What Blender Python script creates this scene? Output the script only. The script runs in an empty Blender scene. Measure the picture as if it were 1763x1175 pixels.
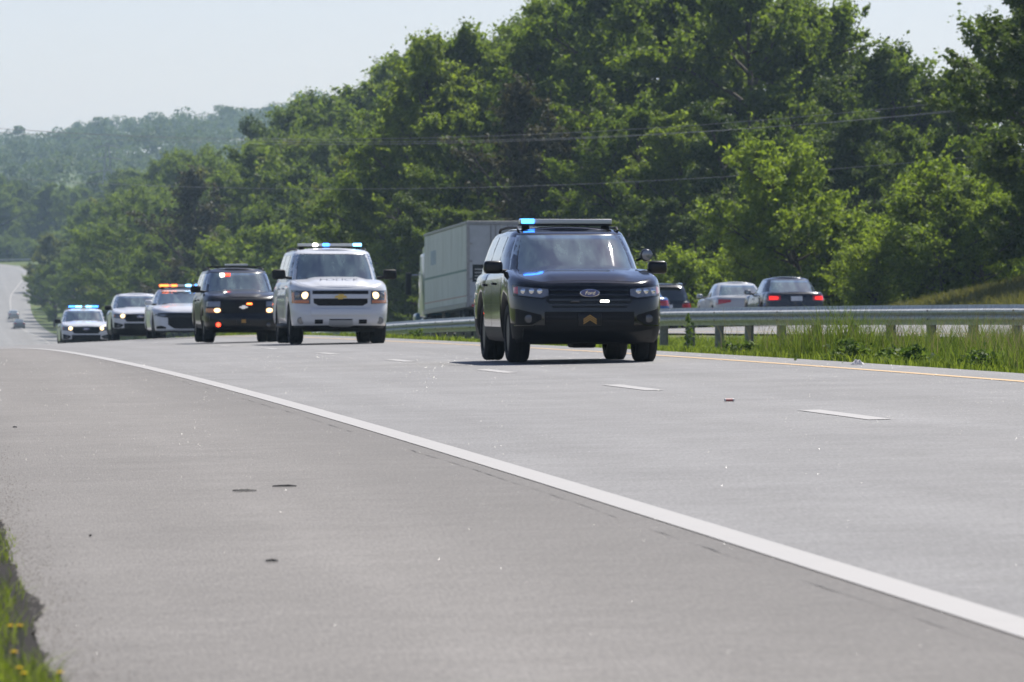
import bpy, bmesh, math, random
import numpy as np
from math import radians as RAD, sin, cos, pi, sqrt, atan2
from mathutils import Vector, Matrix

SC = bpy.context.scene
COL = SC.collection

# ------------------------------------------------------------------ camera, sky, sun, exposure
CAM_H = 1.0925
cam = bpy.data.cameras.new("camera")
cam.sensor_width = 36.0
cam.lens = 9702.93 / 1763 * 36.0
cam.clip_start = 0.5
cam.clip_end = 9000
cam.dof.use_dof = True
cam.dof.focus_distance = 48.0
cam.dof.aperture_fstop = 200.0 / 20.0          # a 20 mm wide opening
cam_o = bpy.data.objects.new("camera", cam)
cam_o.location = (0, 0, CAM_H)
cam_o.rotation_euler = (pi / 2 - 0.0125224, 0, -0.1031629)
COL.objects.link(cam_o)
SC.camera = cam_o

SUN_EL, SUN_AZ = RAD(55), RAD(35)              # azimuth clockwise from +Y (the road) towards +X
world = bpy.data.worlds.new("World")
SC.world = world
world.use_nodes = True
wn = world.node_tree.nodes
sky = wn.new("ShaderNodeTexSky")
sky.sky_type = 'NISHITA'
sky.sun_disc = False
sky.sun_elevation = SUN_EL
sky.sun_rotation = SUN_AZ
sky.altitude = 300
sky.air_density = 1.0
sky.dust_density = 0.4
sky.ozone_density = 1.6
tint = wn.new("ShaderNodeMix"); tint.data_type = 'RGBA'; tint.blend_type = 'MULTIPLY'; tint.inputs[0].default_value = 1.0
tint.inputs[7].default_value = (0.85, 0.765, 0.86, 1)          # white balance of the photograph
world.node_tree.links.new(sky.outputs[0], tint.inputs[6])
world.node_tree.links.new(tint.outputs[2], wn["Background"].inputs[0])
wn["Background"].inputs[1].default_value = 0.095

sun = bpy.data.lights.new("sun", 'SUN')
sun.energy = 5.0
sun.angle = RAD(0.53)
sun.color = (1.0, 0.955, 0.88)
sun_o = bpy.data.objects.new("sun", sun)
sun_dir = Vector((sin(SUN_AZ) * cos(SUN_EL), cos(SUN_AZ) * cos(SUN_EL), sin(SUN_EL)))
sun_o.rotation_euler = sun_dir.to_track_quat('Z', 'Y').to_euler()
sun_o.location = (60, 60, 80)
COL.objects.link(sun_o)

SC.view_settings.view_transform = 'Standard'
SC.view_settings.look = 'None'
SC.view_settings.gamma = 1
SC.view_settings.use_curve_mapping = False
SC.view_settings.exposure = 0.5
SC.cycles.max_bounces = 8
SC.cycles.diffuse_bounces = 3
SC.cycles.glossy_bounces = 3
SC.cycles.transmission_bounces = 4
SC.cycles.volume_bounces = 0
SC.cycles.transparent_max_bounces = 8
SC.cycles.sample_clamp_indirect = 4.0
SC.cycles.use_denoising = True
SC.cycles.use_adaptive_sampling = True
SC.cycles.adaptive_threshold = 0.01

# ------------------------------------------------------------------ helpers
def link(o, parent=None):
    COL.objects.link(o)
    if parent is not None:
        o.parent = parent
    return o

def tag(o, label=None, cat=None, group=None, kind=None):
    if label: o["label"] = label
    if cat: o["category"] = cat
    if group: o["group"] = group
    if kind: o["kind"] = kind
    return o

def empty(name, loc=(0, 0, 0), rz=0.0, parent=None):
    o = bpy.data.objects.new(name, None)
    o.empty_display_size = 0.3
    o.location = loc
    o.rotation_euler = (0, 0, rz)
    return link(o, parent)

def mesh_np(name, v, f, mats, smooth=False, angle=None):
    """verts (n,3) array and an array of quads or triangles (m,3|4)"""
    v = np.asarray(v, dtype=np.float32); f = np.asarray(f, dtype=np.int32)
    me = bpy.data.meshes.new(name)
    k = f.shape[1]
    me.vertices.add(len(v)); me.vertices.foreach_set("co", v.ravel())
    me.loops.add(f.size); me.loops.foreach_set("vertex_index", f.ravel())
    me.polygons.add(len(f))
    me.polygons.foreach_set("loop_start", np.arange(0, f.size, k, dtype=np.int32))
    if smooth:
        me.polygons.foreach_set("use_smooth", np.ones(len(f), dtype=bool))
    me.update(calc_edges=True)
    if smooth and angle: me.set_sharp_from_angle(angle=RAD(angle))
    for m in (mats if isinstance(mats, (list, tuple)) else [mats]): me.materials.append(m)
    return me

class MB:
    """collects shapes into one mesh"""
    def __init__(s):
        s.v = []; s.f = []; s.m = []
    def add(s, vs, fs, m=0):
        b = len(s.v); s.v += [tuple(p) for p in vs]
        for f in fs:
            s.f.append(tuple(i + b for i in f)); s.m.append(m)
        return s
    def box(s, x0, x1, y0, y1, z0, z1, m=0):
        v = [(x, y, z) for x in (x0, x1) for y in (y0, y1) for z in (z0, z1)]
        return s.add(v, [(0, 1, 3, 2), (4, 6, 7, 5), (0, 4, 5, 1), (2, 3, 7, 6), (0, 2, 6, 4), (1, 5, 7, 3)], m)
    def rbox(s, x0, x1, y0, y1, z0, z1, r, m=0, seg=2):
        bm = bmesh.new()
        bmesh.ops.create_cube(bm, size=1)
        for q in bm.verts:
            q.co = Vector(((x0 + x1) / 2 + q.co.x * (x1 - x0), (y0 + y1) / 2 + q.co.y * (y1 - y0), (z0 + z1) / 2 + q.co.z * (z1 - z0)))
        bmesh.ops.bevel(bm, geom=bm.edges[:], offset=r, segments=seg, affect='EDGES', profile=0.5)
        return s.bm(bm, m)
    def bm(s, bm, m=0):
        bm.verts.index_update()
        s.add([q.co[:] for q in bm.verts], [[q.index for q in f.verts] for f in bm.faces], m)
        bm.free(); return s
    def ell(s, c, r, m=0, u=12, w=8):
        bm = bmesh.new(); bmesh.ops.create_uvsphere(bm, u_segments=u, v_segments=w, radius=1)
        for q in bm.verts: q.co = Vector((c[0] + q.co.x * r[0], c[1] + q.co.y * r[1], c[2] + q.co.z * r[2]))
        return s.bm(bm, m)
    def lathe(s, prof, c, axis='x', n=24, m=0, close=False):
        """prof: (radius, along) pairs turned round an axis through c"""
        vs = []; fs = []
        for r, a in prof:
            for i in range(n):
                t = 2 * pi * i / n; p, q = r * cos(t), r * sin(t)
                d = {'x': (a, p, q), 'y': (p, a, q), 'z': (p, q, a)}[axis]
                vs.append((c[0] + d[0], c[1] + d[1], c[2] + d[2]))
        k = len(prof)
        for j in range(k - 1 + (1 if close else 0)):
            for i in range(n):
                j2 = (j + 1) % k
                fs.append((j * n + i, j * n + (i + 1) % n, j2 * n + (i + 1) % n, j2 * n + i))
        if not close:
            fs.append(tuple(range(n))[::-1]); fs.append(tuple((k - 1) * n + i for i in range(n)))
        return s.add(vs, fs, m)
    def tube(s, pts, r, n=6, m=0, caps=True):
        pts = [Vector(p) for p in pts]; rs = r if isinstance(r, (list, tuple)) else [r] * len(pts)
        vs = []; fs = []
        for i, p in enumerate(pts):
            d = (pts[min(i + 1, len(pts) - 1)] - pts[max(i - 1, 0)]).normalized()
            a = d.cross(Vector((0, 0, 1)));
            if a.length < 1e-3: a = d.cross(Vector((1, 0, 0)))
            a.normalize(); b = d.cross(a)
            for k in range(n):
                t = 2 * pi * k / n
                vs.append(p + (a * cos(t) + b * sin(t)) * rs[i])
        for i in range(len(pts) - 1):
            for k in range(n):
                fs.append((i * n + k, i * n + (k + 1) % n, (i + 1) * n + (k + 1) % n, (i + 1) * n + k))
        if caps:
            fs.append(tuple(range(n))[::-1]); fs.append(tuple((len(pts) - 1) * n + k for k in range(n)))
        return s.add(vs, fs, m)
    def grid(s, P, m=0, flip=False):
        R, C = len(P), len(P[0])
        vs = [p for row in P for p in row]
        fs = []
        for i in range(R - 1):
            for j in range(C - 1):
                q = (i * C + j, i * C + j + 1, (i + 1) * C + j + 1, (i + 1) * C + j)
                fs.append(q[::-1] if flip else q)
        return s.add(vs, fs, m)
    def slab(s, P, Q, m=0):
        """closed shell between two grids of the same size"""
        s.grid(P, m); s.grid(Q, m, True)
        R, C = len(P), len(P[0])
        ring = [(0, j) for j in range(C)] + [(i, C - 1) for i in range(1, R)] + [(R - 1, j) for j in range(C - 2, -1, -1)] + [(i, 0) for i in range(R - 2, 0, -1)]
        a = [P[i][j] for i, j in ring]; b = [Q[i][j] for i, j in ring]; n = len(ring)
        s.add(a + b, [(i, n + i, n + (i + 1) % n, (i + 1) % n) for i in range(n)], m)
        return s
    def prism(s, poly, axis, a0, a1, m=0):
        """poly of 2-D points extruded along an axis"""
        def P(p, a): return {'x': (a, p[0], p[1]), 'y': (p[0], a, p[1]), 'z': (p[0], p[1], a)}[axis]
        n = len(poly)
        return s.add([P(p, a0) for p in poly] + [P(p, a1) for p in poly],
                     [tuple(range(n))[::-1], tuple(range(n, 2 * n))] + [(i, (i + 1) % n, n + (i + 1) % n, n + i) for i in range(n)], m)
    def mesh(s, name, mats, angle=35, smooth=True):
        me = bpy.data.meshes.new(name)
        me.from_pydata(s.v, [], s.f)
        for q in (mats if isinstance(mats, (list, tuple)) else [mats]): me.materials.append(q)
        if any(s.m): me.polygons.foreach_set("material_index", s.m)
        bm = bmesh.new(); bm.from_mesh(me)
        bmesh.ops.remove_doubles(bm, verts=bm.verts[:], dist=1e-5)
        bmesh.ops.recalc_face_normals(bm, faces=bm.faces[:])
        bm.to_mesh(me); bm.free()
        if smooth:
            me.polygons.foreach_set("use_smooth", [True] * len(me.polygons))
            me.set_sharp_from_angle(angle=RAD(angle))
        me.update()
        return me
    def build(s, name, mats, parent=None, angle=35, smooth=True):
        return link(bpy.data.objects.new(name, s.mesh(name, mats, angle, smooth)), parent)

# ------------------------------------------------------------------ materials
class Nodes:
    def __init__(s, name):
        s.mat = bpy.data.materials.new(name); s.mat.use_nodes = True
        s.t = s.mat.node_tree; s.n = s.t.nodes; s.b = s.n["Principled BSDF"]; s.out = s.n["Material Output"]
    def new(s, kind, **kw):
        q = s.n.new("ShaderNode" + kind)
        for a, b in kw.items():
            if isinstance(b, dict) and a == 'inp':
                for i, x in b.items(): q.inputs[i].default_value = x
            else: setattr(q, a, b)
        return q
    def l(s, a, b): s.t.links.new(a, b)
    def noise(s, scale, detail=4, rough=0.55, vec=None, dim='3D'):
        q = s.new("TexNoise", inp={'Scale': scale, 'Detail': detail, 'Roughness': rough})
        if vec is not None: s.l(vec, q.inputs['Vector'])
        return q
    def ramp(s, fac, stops):
        q = s.new("ValToRGB"); e = q.color_ramp.elements
        while len(e) < len(stops): e.new(0.5)
        for i, (p, c) in enumerate(stops):
            e[i].position = p; e[i].color = (*c, 1) if len(c) == 3 else c
        s.l(fac, q.inputs[0]); return q.outputs[0]
    def mix(s, fac, a, b, mode='MIX'):
        q = s.new("Mix", data_type='RGBA', blend_type=mode)
        for sock, val in ((q.inputs[0], fac), (q.inputs[6], a), (q.inputs[7], b)):
            if hasattr(val, 'links') or isinstance(val, bpy.types.NodeSocket): s.l(val, sock)
            elif isinstance(val, (int, float)): sock.default_value = val
            else: sock.default_value = (*val, 1) if len(val) == 3 else val
        return q.outputs[2]
    def math(s, op, a, b=0.0, clamp=False):
        q = s.new("Math", operation=op, use_clamp=clamp)
        for i, v in ((0, a), (1, b)):
            if isinstance(v, bpy.types.NodeSocket): s.l(v, q.inputs[i])
            else: q.inputs[i].default_value = v
        return q.outputs[0]
    def coord(s, which='Object'): return s.new("TexCoord").outputs[which]
    def bump(s, h, strength=0.3, dist=0.02):
        q = s.new("Bump", inp={'Strength': strength, 'Distance': dist}); s.l(h, q.inputs['Height'])
        s.l(q.outputs[0], s.b.inputs['Normal']); return q
    def base(s, x):
        if isinstance(x, bpy.types.NodeSocket): s.l(x, s.b.inputs['Base Color'])
        else: s.b.inputs['Base Color'].default_value = (*x, 1)
    def set(s, **kw):
        names = {'rough': 'Roughness', 'metal': 'Metallic', 'spec': 'Specular IOR Level', 'coat': 'Coat Weight', 'coatr': 'Coat Roughness', 'ior': 'IOR', 'trans': 'Transmission Weight'}
        for a, b in kw.items(): s.b.inputs[names[a]].default_value = b
        return s

def simple(name, col, rough=0.5, metal=0.0, coat=0.0, var=0.0, scale=6.0, spec=0.5, bump=0.0, coatr=0.04):
    n = Nodes(name); n.set(rough=rough, metal=metal, coat=coat, spec=spec, coatr=coatr)
    if var:
        q = n.noise(scale, 5, 0.6, n.coord())
        lo = tuple(c * (1 - var) for c in col); hi = tuple(min(1, c * (1 + var)) for c in col)
        n.base(n.ramp(q.outputs[0], [(0.3, lo), (0.7, hi)]))
        if bump: n.bump(q.outputs[0], bump, 0.01)
    else: n.base(col)
    return n.mat

def emitter(name, col, strength):
    n = Nodes(name); n.base(tuple(min(1, c * 0.6) for c in col)); n.set(rough=0.2)
    n.b.inputs['Emission Color'].default_value = (*col, 1); n.b.inputs['Emission Strength'].default_value = strength
    return n.mat

def asphalt(name, c1, c2, streak=True, seed=0.0, band=None):
    n = Nodes(name); co = n.coord()
    big = n.noise(0.35, 4, 0.6, co)
    mp = n.new("Mapping"); mp.inputs['Scale'].default_value = (1.5, 0.05, 1); mp.inputs['Location'].default_value = (seed, 0, 0)
    n.l(co, mp.inputs[0])
    st = n.noise(1.0, 5, 0.6, mp.outputs[0])
    mg = n.new("Mapping"); mg.inputs['Scale'].default_value = (95, 7, 1); n.l(co, mg.inputs[0])
    fine = n.noise(1.0, 3, 0.8, mg.outputs[0])
    grit = n.noise(22, 5, 0.75, co)
    a = n.mix(n.math('MULTIPLY', st.outputs[0], 0.55 if streak else 0.2), n.ramp(big.outputs[0], [(0.3, c1), (0.72, c2)]), tuple(c * 0.70 for c in c1))
    b = n.mix(0.7, a, n.ramp(fine.outputs[0], [(0.3, (0.3, 0.3, 0.3)), (0.72, (0.78, 0.78, 0.77))]), 'OVERLAY')
    b = n.mix(0.3, b, n.ramp(grit.outputs[0], [(0.3, (0.36, 0.36, 0.36)), (0.7, (0.64, 0.64, 0.63))]), 'OVERLAY')
    # worn skid scuffs that run across the surface
    mp2 = n.new("Mapping"); mp2.inputs['Scale'].default_value = (0.6, 2.2, 1); mp2.inputs['Rotation'].default_value = (0, 0, 0.1); n.l(co, mp2.inputs[0])
    sc = n.noise(1.0, 6, 0.7, mp2.outputs[0])
    b = n.mix(n.ramp(sc.outputs[0], [(0.5, (0, 0, 0)), (0.75, (0.22, 0.22, 0.22))]), b, tuple(c * 0.74 for c in c1))
    pt = n.noise(2.3, 6, 0.7, co)
    b = n.mix(0.35, b, n.ramp(pt.outputs[0], [(0.3, (0.38, 0.375, 0.37)), (0.7, (0.62, 0.62, 0.63))]), 'OVERLAY')
    sx = n.new("SeparateXYZ"); n.l(co, sx.inputs[0])
    wob = n.math('ADD', sx.outputs[0], n.math('MULTIPLY', big.outputs[0], 0.5))
    tr = n.noise(0.75, 3, 0.5, None); cv = n.new("CombineXYZ"); n.l(wob, cv.inputs[0]); n.l(cv.outputs[0], tr.inputs['Vector'])
    b = n.mix(0.45, b, n.ramp(tr.outputs[0], [(0.32, (0.40, 0.395, 0.39)), (0.68, (0.60, 0.60, 0.61))]), 'OVERLAY')     # wheel tracks
    if band:                                                       # darker, younger strip laid along the edge line
        mr = n.new("MapRange", inp={1: band[0], 2: band[1], 3: 0.0, 4: 0.28}); n.l(wob, mr.inputs[0])
        b = n.mix(mr.outputs[0], b, tuple(c * k for c, k in zip(c1, (0.64, 0.66, 0.69))))
    n.base(b)
    n.set(rough=0.82, spec=0.35)
    n.bump(fine.outputs[0], 0.5, 0.004)
    return n.mat

def leafy(name, dark, light, trans=0.5, tcol=None, rough=0.6, objvar=0.35):
    n = Nodes(name)
    g = n.new("NewGeometry"); oi = n.new("ObjectInfo")
    f = n.math('ADD', n.math('MULTIPLY', g.outputs['Random Per Island'], 1 - objvar), n.math('MULTIPLY', oi.outputs['Random'], objvar))
    c = n.ramp(f, [(0.05, dark), (0.95, light)])
    n.base(c); n.set(rough=rough, spec=0.15)
    tr = n.new("BsdfTranslucent")
    n.l(n.mix(1.0, c, tcol or (1.7, 1.7, 0.75), 'MULTIPLY'), tr.inputs[0])
    mx = n.new("MixShader", inp={0: trans}); n.l(n.b.outputs[0], mx.inputs[1]); n.l(tr.outputs[0], mx.inputs[2])
    n.l(mx.outputs[0], n.out.inputs[0])
    return n.mat

M = {}
M['lane'] = asphalt('lane_asphalt', (0.192, 0.188, 0.184), (0.25, 0.245, 0.24), seed=3.0)
M['shoulder'] = asphalt('shoulder_asphalt', (0.16, 0.149, 0.136), (0.196, 0.183, 0.168), seed=9.0, band=(2.2, 3.5))
M['seam'] = simple('seam_tar', (0.09, 0.085, 0.08), 0.8, var=0.4, scale=20)

def paint(name, col, lo):
    n = Nodes(name); co = n.coord()
    q = n.noise(60, 4, 0.7, co); w = n.noise(3, 4, 0.6, co)
    f = n.math('ADD', n.math('MULTIPLY', q.outputs[0], 0.6), n.math('MULTIPLY', w.outputs[0], 0.4))
    n.base(n.ramp(f, [(0.3, lo), (0.46, col)])); n.set(rough=0.6)
    n.bump(q.outputs[0], 0.3, 0.003)
    return n.mat
M['white_paint'] = paint('white_road_paint', (0.345, 0.33, 0.31), (0.26, 0.25, 0.235))
M['yellow_paint'] = paint('yellow_road_paint', (0.55, 0.36, 0.16), (0.40, 0.28, 0.15))

def ground_mat():
    n = Nodes('verge_grass'); co = n.coord()
    a = n.noise(0.25, 5, 0.6, co); b = n.noise(5, 5, 0.7, co)
    c = n.ramp(a.outputs[0], [(0.3, (0.055, 0.085, 0.02)), (0.5, (0.085, 0.12, 0.03)), (0.7, (0.15, 0.135, 0.055))])
    n.base(n.mix(0.6, c, n.ramp(b.outputs[0], [(0.25, (0.25, 0.25, 0.22)), (0.75, (0.75, 0.75, 0.7))]), 'OVERLAY'))
    n.set(rough=0.9, spec=0.2); n.bump(b.outputs[0], 0.9, 0.1)
    return n.mat
M['ground'] = ground_mat()
M['steel'] = simple('galvanised_steel', (0.50, 0.50, 0.48), 0.5, metal=0.2, var=0.25, scale=9)
M['post_steel'] = simple('weathered_post_steel', (0.22, 0.215, 0.205), 0.7, metal=0.3, var=0.3, scale=14)
M['bark'] = simple('tree_bark', (0.085, 0.068, 0.052), 0.9, var=0.5, scale=7, bump=0.6)
M['leaf_oak'] = leafy('oak_leaves', (0.052, 0.088, 0.017), (0.16, 0.215, 0.036))
M['leaf_poplar'] = leafy('poplar_leaves', (0.066, 0.105, 0.019), (0.19, 0.245, 0.042))
M['leaf_deep'] = leafy('deep_green_leaves', (0.036, 0.064, 0.016), (0.105, 0.148, 0.028), trans=0.3)
M['leaf_young'] = leafy('young_leaves', (0.10, 0.15, 0.022), (0.24, 0.31, 0.05), trans=0.45)
M['leaf_olive'] = leafy('olive_leaves', (0.07, 0.09, 0.022), (0.165, 0.18, 0.045))
M['leaf_bronze'] = leafy('bronze_leaves', (0.04, 0.044, 0.022), (0.085, 0.088, 0.04), trans=0.3, tcol=(1.4, 1.2, 0.8))
M['blade'] = leafy('grass_blades', (0.085, 0.125, 0.02), (0.21, 0.26, 0.06), trans=0.4, objvar=0.0)
M['blade_tall'] = leafy('tall_grass_blades', (0.06, 0.10, 0.022), (0.165, 0.21, 0.055), trans=0.4, objvar=0.0)
M['blade_dry'] = leafy('dry_bank_grass', (0.09, 0.095, 0.03), (0.19, 0.175, 0.07), trans=0.3, objvar=0.0)
M['straw'] = leafy('dry_grass_stalks', (0.20, 0.17, 0.08), (0.36, 0.31, 0.18), trans=0.3, objvar=0.0, tcol=(1.1, 1.05, 0.9))

# ------------------------------------------------------------------ the lie of the land
LE, EX, KZ, CX = 3.376, 0.0179, 3.843e-5, 7.382e-5
def sway(D):                                   # the road bends gently to the left
    D = np.asarray(D, dtype=float)
    a = np.where(D < 150, CX * D * D, CX * 22500 + 0.019 * (D - 150))
    return np.where(D < 850, a, np.interp(D, _sd, _ss))
_sd = np.arange(800, 6001, 5.0)
_ss = np.interp(_sd, [800, 850, 900, 960, 1040, 1100, 1150, 1190, 1220, 1300, 1500, 6000], [14.01, 14.96, 15.5, 15.6, 14.6, 12.0, 10.0, 9.2, 12, 34, 100, 100])
_ss = np.convolve(np.pad(_ss, 4, mode='edge'), np.ones(9) / 9, 'valid')
_zd = [0, 40, 80, 120, 160, 200, 231, 260, 300, 400, 500, 600, 700, 780, 860, 930, 985, 1040, 1100, 1170, 1240, 1400, 1700, 2100, 3000, 6000]
_zz = [-KZ * d * d for d in _zd[:6]] + [-2.4, -3.2, -4.3, -7.0, -9.2, -10.6, -10.5, -9.03, -8.57, -7.44, -5.91, -4.16, -2.2, -0.11, 2.1, 5, 10, 12, 12, 12]
_pd = np.arange(0, 6001, 2.0)
_pz = np.interp(_pd, _zd, _zz)
_ker = np.ones(15) / 15
_pz2 = np.convolve(np.pad(_pz, 7, mode='edge'), _ker, 'valid')
_pz = np.where(_pd < 195, -KZ * _pd ** 2, _pz2)
def prof(D): return np.interp(D, _pd, _pz)
OPP0 = 20.4                                    # yellow line of the opposite carriageway at D = 100
def opp(D): return OPP0 + np.clip((np.asarray(D, float) - 100) * 0.016, -0.8, 1.7)
_gl = [-400, -60, -14, -6, -2.5, 0.0, 0.37, 3.376, 11.6, 12.3, 14.2, 16.5, 18.2, 19.2, 27.8, 31.2, 33, 36, 42, 60, 120, 420]
_gz = [8, 4, 0.6, -0.9, -0.5, -0.10, EX * (0.37 - LE), 0.0, EX * (11.6 - LE), 0.09, 0.0, -0.04, 0.06, 0.27, 0.56, 0.48, 0.42, 0.6, 0.95, 1.7, 3.5, 6]
def cross(L, D):
    L = np.asarray(L, float); D = np.asarray(D, float)
    g = np.interp(L, _gl, _gz)
    # the opposite carriageway drifts outward: shift its cross-section
    sh = opp(D) - OPP0
    g2 = np.interp(L - sh, _gl, _gz)
    w = np.clip((L - 15) / 2, 0, 1)
    g = g * (1 - w) + g2 * w
    dip = np.clip((D - 100) * 0.0028, 0, 0.35) * np.clip(1 - np.abs(L - 14.8) / 2.6, 0, 1)
    bank = 1.55 * np.clip((L - sh - 31.8) / 8.5, 0, 1) ** 0.9 * np.clip((232 - D) / 40, 0, 1) * np.clip((D + 60) / 60, 0, 1)
    far = np.clip((900 - D) / 300, 0.25, 1)
    de = np.clip((D - 105) / 60, 0, 1); de = 0.03 * de * de * (3 - 2 * de) * np.clip((420 - D) / 150, 0, 1)
    tilt = de * (np.clip(L, -3, 11.6) - 8.0) * np.clip((15 - L) / 3.4, 0, 1)      # banking into the left-hand bend
    g = np.where(L > 31.2, 0.48 + (g - 0.48) * far, g)
    return g - dip + bank + tilt
def hill(X, D):
    up = np.clip((D - 1400) / 1400, 0, 1); up = up * up * (3 - 2 * up)
    return up * np.interp(X, [-600, -200, 35, 90, 120, 214, 300, 700], [10, 22, 36, 45, 46, 61, 56, 5])
def height(X, D):
    L = X + sway(D)
    return prof(D) + cross(L, D) + hill(X, D)
def pos(L, D, dz=0.0):                         # a place given across and along the road
    X = float(L - sway(D)); return (X, float(D), float(height(X, D)) + dz)

def strip(name, l0, l1, Ds, dz, mat, cols=2, kind='structure', parent=None, thick=None):
    """a ribbon of road surface; l0, l1 may be functions of D"""
    f0 = l0 if callable(l0) else (lambda d: l0); f1 = l1 if callable(l1) else (lambda d: l1)
    V = []
    for d in Ds:
        a, b = float(f0(d)), float(f1(d))
        for j in range(cols):
            L = a + (b - a) * j / (cols - 1); p = pos(L, d, dz); V.append(p)
    F = [(i * cols + j, i * cols + j + 1, (i + 1) * cols + j + 1, (i + 1) * cols + j) for i in range(len(Ds) - 1) for j in range(cols - 1)]
    me = mesh_np(name, V, F, mat, smooth=True)
    o = link(bpy.data.objects.new(name, me), parent)
    if kind: o["kind"] = kind
    return o

DS_ROAD = list(np.arange(-30, 60, 6.0)) + list(np.arange(60, 320, 3.0)) + list(np.arange(320, 1260, 10.0))
# ground: one sheet to the horizon, sunk a little under the paved strips
def build_ground():
    Dg = list(np.arange(-60, 60, 6.0)) + list(np.arange(60, 330, 4.0)) + list(np.arange(330, 1300, 12.0)) + list(np.arange(1300, 3000, 50.0)) + [3200, 3500, 4500, 6000]
    Lg = sorted(set([-1200, -500, -300, -150, -80, -60, -30, -14, -10, -6, -4, -2.5, -1, 0, 0.30, 0.40, 3, 8, 11.55, 11.66, 12.3, 13.2, 14.2, 15.3, 16.5, 17.4, 18.2, 19.0, 19.3,
                     22, 25, 28, 31.1, 31.4, 32, 33, 34.5, 36, 38, 40, 42, 46, 52, 60, 75, 95, 120, 160, 220, 300, 420, 700, 1200]))
    V = []
    for d in Dg:
        sh = float(opp(d) - OPP0)
        for L in Lg:
            L2 = L + (sh if L > 17 else 0)
            x, y, z = pos(L2, d)
            if 0.37 < L < 11.6 or 19.25 < L < 31.25: z -= 0.12
            elif L in (0.22, 11.66, 19.0, 31.4): z -= 0.0
            V.append((x, y, z))
    n = len(Lg)
    F = [(i * n + j, i * n + j + 1, (i + 1) * n + j + 1, (i + 1) * n + j) for i in range(len(Dg) - 1) for j in range(n - 1)]
    o = link(bpy.data.objects.new('ground', mesh_np('ground', V, F, M['ground'], smooth=True)))
    o["kind"] = 'structure'
build_ground()
strip('road', LE - 0.005, 11.6, DS_ROAD, 0.0, M['lane'], cols=8)
strip('shoulder', 0.36, LE - 0.01, DS_ROAD, 0.0, M['shoulder'], cols=5)
strip('opposite_road', lambda d: opp(d) - 1.15, lambda d: opp(d) + 10.9, DS_ROAD, 0.0, M['lane'], cols=8)
strip('edge_line', LE - 0.09, LE + 0.09, DS_ROAD, 0.004, M['white_paint'])
strip('centre_line', 10.70 - 0.065, 10.70 + 0.065, DS_ROAD, 0.004, M['yellow_paint'])
strip('edge_line', lambda d: opp(d) + 7.32, lambda d: opp(d) + 7.48, DS_ROAD, 0.004, M['white_paint'])
strip('centre_line', lambda d: opp(d) - 0.07, lambda d: opp(d) + 0.07, DS_ROAD, 0.004, M['yellow_paint'])
# pavement seam beside the edge line: an uneven tar-filled crack
def build_seam():
    rng = np.random.RandomState(4); V = []; Ds = np.arange(8, 90, 0.35)
    vis = np.convolve(rng.randn(len(Ds)), np.ones(21) / 21, 'same')
    off = np.convolve(rng.randn(len(Ds)), np.ones(9) / 9, 'same') * 0.03
    for i, d in enumerate(Ds):
        w = (0.0005 + 0.005 * rng.rand() ** 2) * (1 if vis[i] > 0.02 else 0.15); L = LE - 0.23 + off[i]
        V += [pos(L - w, d, 0.004), pos(L + w, d, 0.004)]
    F = [(2 * i, 2 * i + 1, 2 * i + 3, 2 * i + 2) for i in range(len(Ds) - 1)]
    o = link(bpy.data.objects.new('pavement_seam', mesh_np('pavement_seam', V, F, M['seam']))); o["kind"] = 'structure'
build_seam()
for i in range(-3, 17):
    d0 = 40.65 + 12.19 * i
    strip('lane_dash', LE + 3.66 - 0.09, LE + 3.66 + 0.09, [d0, d0 + 1.0, d0 + 2.0, d0 + 3.25], 0.004, M['white_paint'])
for i in range(0, 14):
    d0 = 95 + 12.19 * i
    strip('lane_dash', lambda d: opp(d) + 3.6, lambda d: opp(d) + 3.72, [d0, d0 + 1.5, d0 + 3.05], 0.004, M['white_paint'])

# ------------------------------------------------------------------ trees
def tubes_np(segs, n=6):
    """segs: list of (points (k,3), radii (k,)) -> verts, quads"""
    V = []; F = []; b = 0
    ang = np.linspace(0, 2 * pi, n, endpoint=False)
    for P, R in segs:
        P = np.asarray(P, float); k = len(P)
        d = np.gradient(P, axis=0); d /= np.linalg.norm(d, axis=1)[:, None] + 1e-9
        ref = np.array([0.31, 0.95, 0.05])
        a = np.cross(d, ref); a /= np.linalg.norm(a, axis=1)[:, None] + 1e-9
        c = np.cross(d, a)
        ring = P[:, None, :] + (a[:, None, :] * np.cos(ang)[None, :, None] + c[:, None, :] * np.sin(ang)[None, :, None]) * np.asarray(R)[:, None, None]
        V.append(ring.reshape(-1, 3))
        for i in range(k - 1):
            for j in range(n):
                F.append((b + i * n + j, b + i * n + (j + 1) % n, b + (i + 1) * n + (j + 1) % n, b + (i + 1) * n + j))
        b += k * n
    return np.concatenate(V), np.array(F)

def leaves_np(C, rng, size, out, up=0.45, outw=0.5):
    """a rhombic leaf at each centre C; out: outward directions"""
    n = len(C)
    N = rng.randn(n, 3); N /= np.linalg.norm(N, axis=1)[:, None]
    N = N + np.array([0, 0, up]) + out * outw
    N /= np.linalg.norm(N, axis=1)[:, None] + 1e-9
    T = np.cross(N, rng.randn(n, 3)); T /= np.linalg.norm(T, axis=1)[:, None] + 1e-9
    B = np.cross(N, T)
    s = size * (0.55 + 0.85 * rng.rand(n))[:, None]
    sag = N * s * 0.16
    V = np.stack([C - T * s * 0.55, C + B * s * 0.36 + sag, C + T * s * 0.6, C - B * s * 0.36 + sag], axis=1).reshape(-1, 3)
    F = np.arange(4 * n, dtype=np.int32).reshape(-1, 4)
    return V, F

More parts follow.
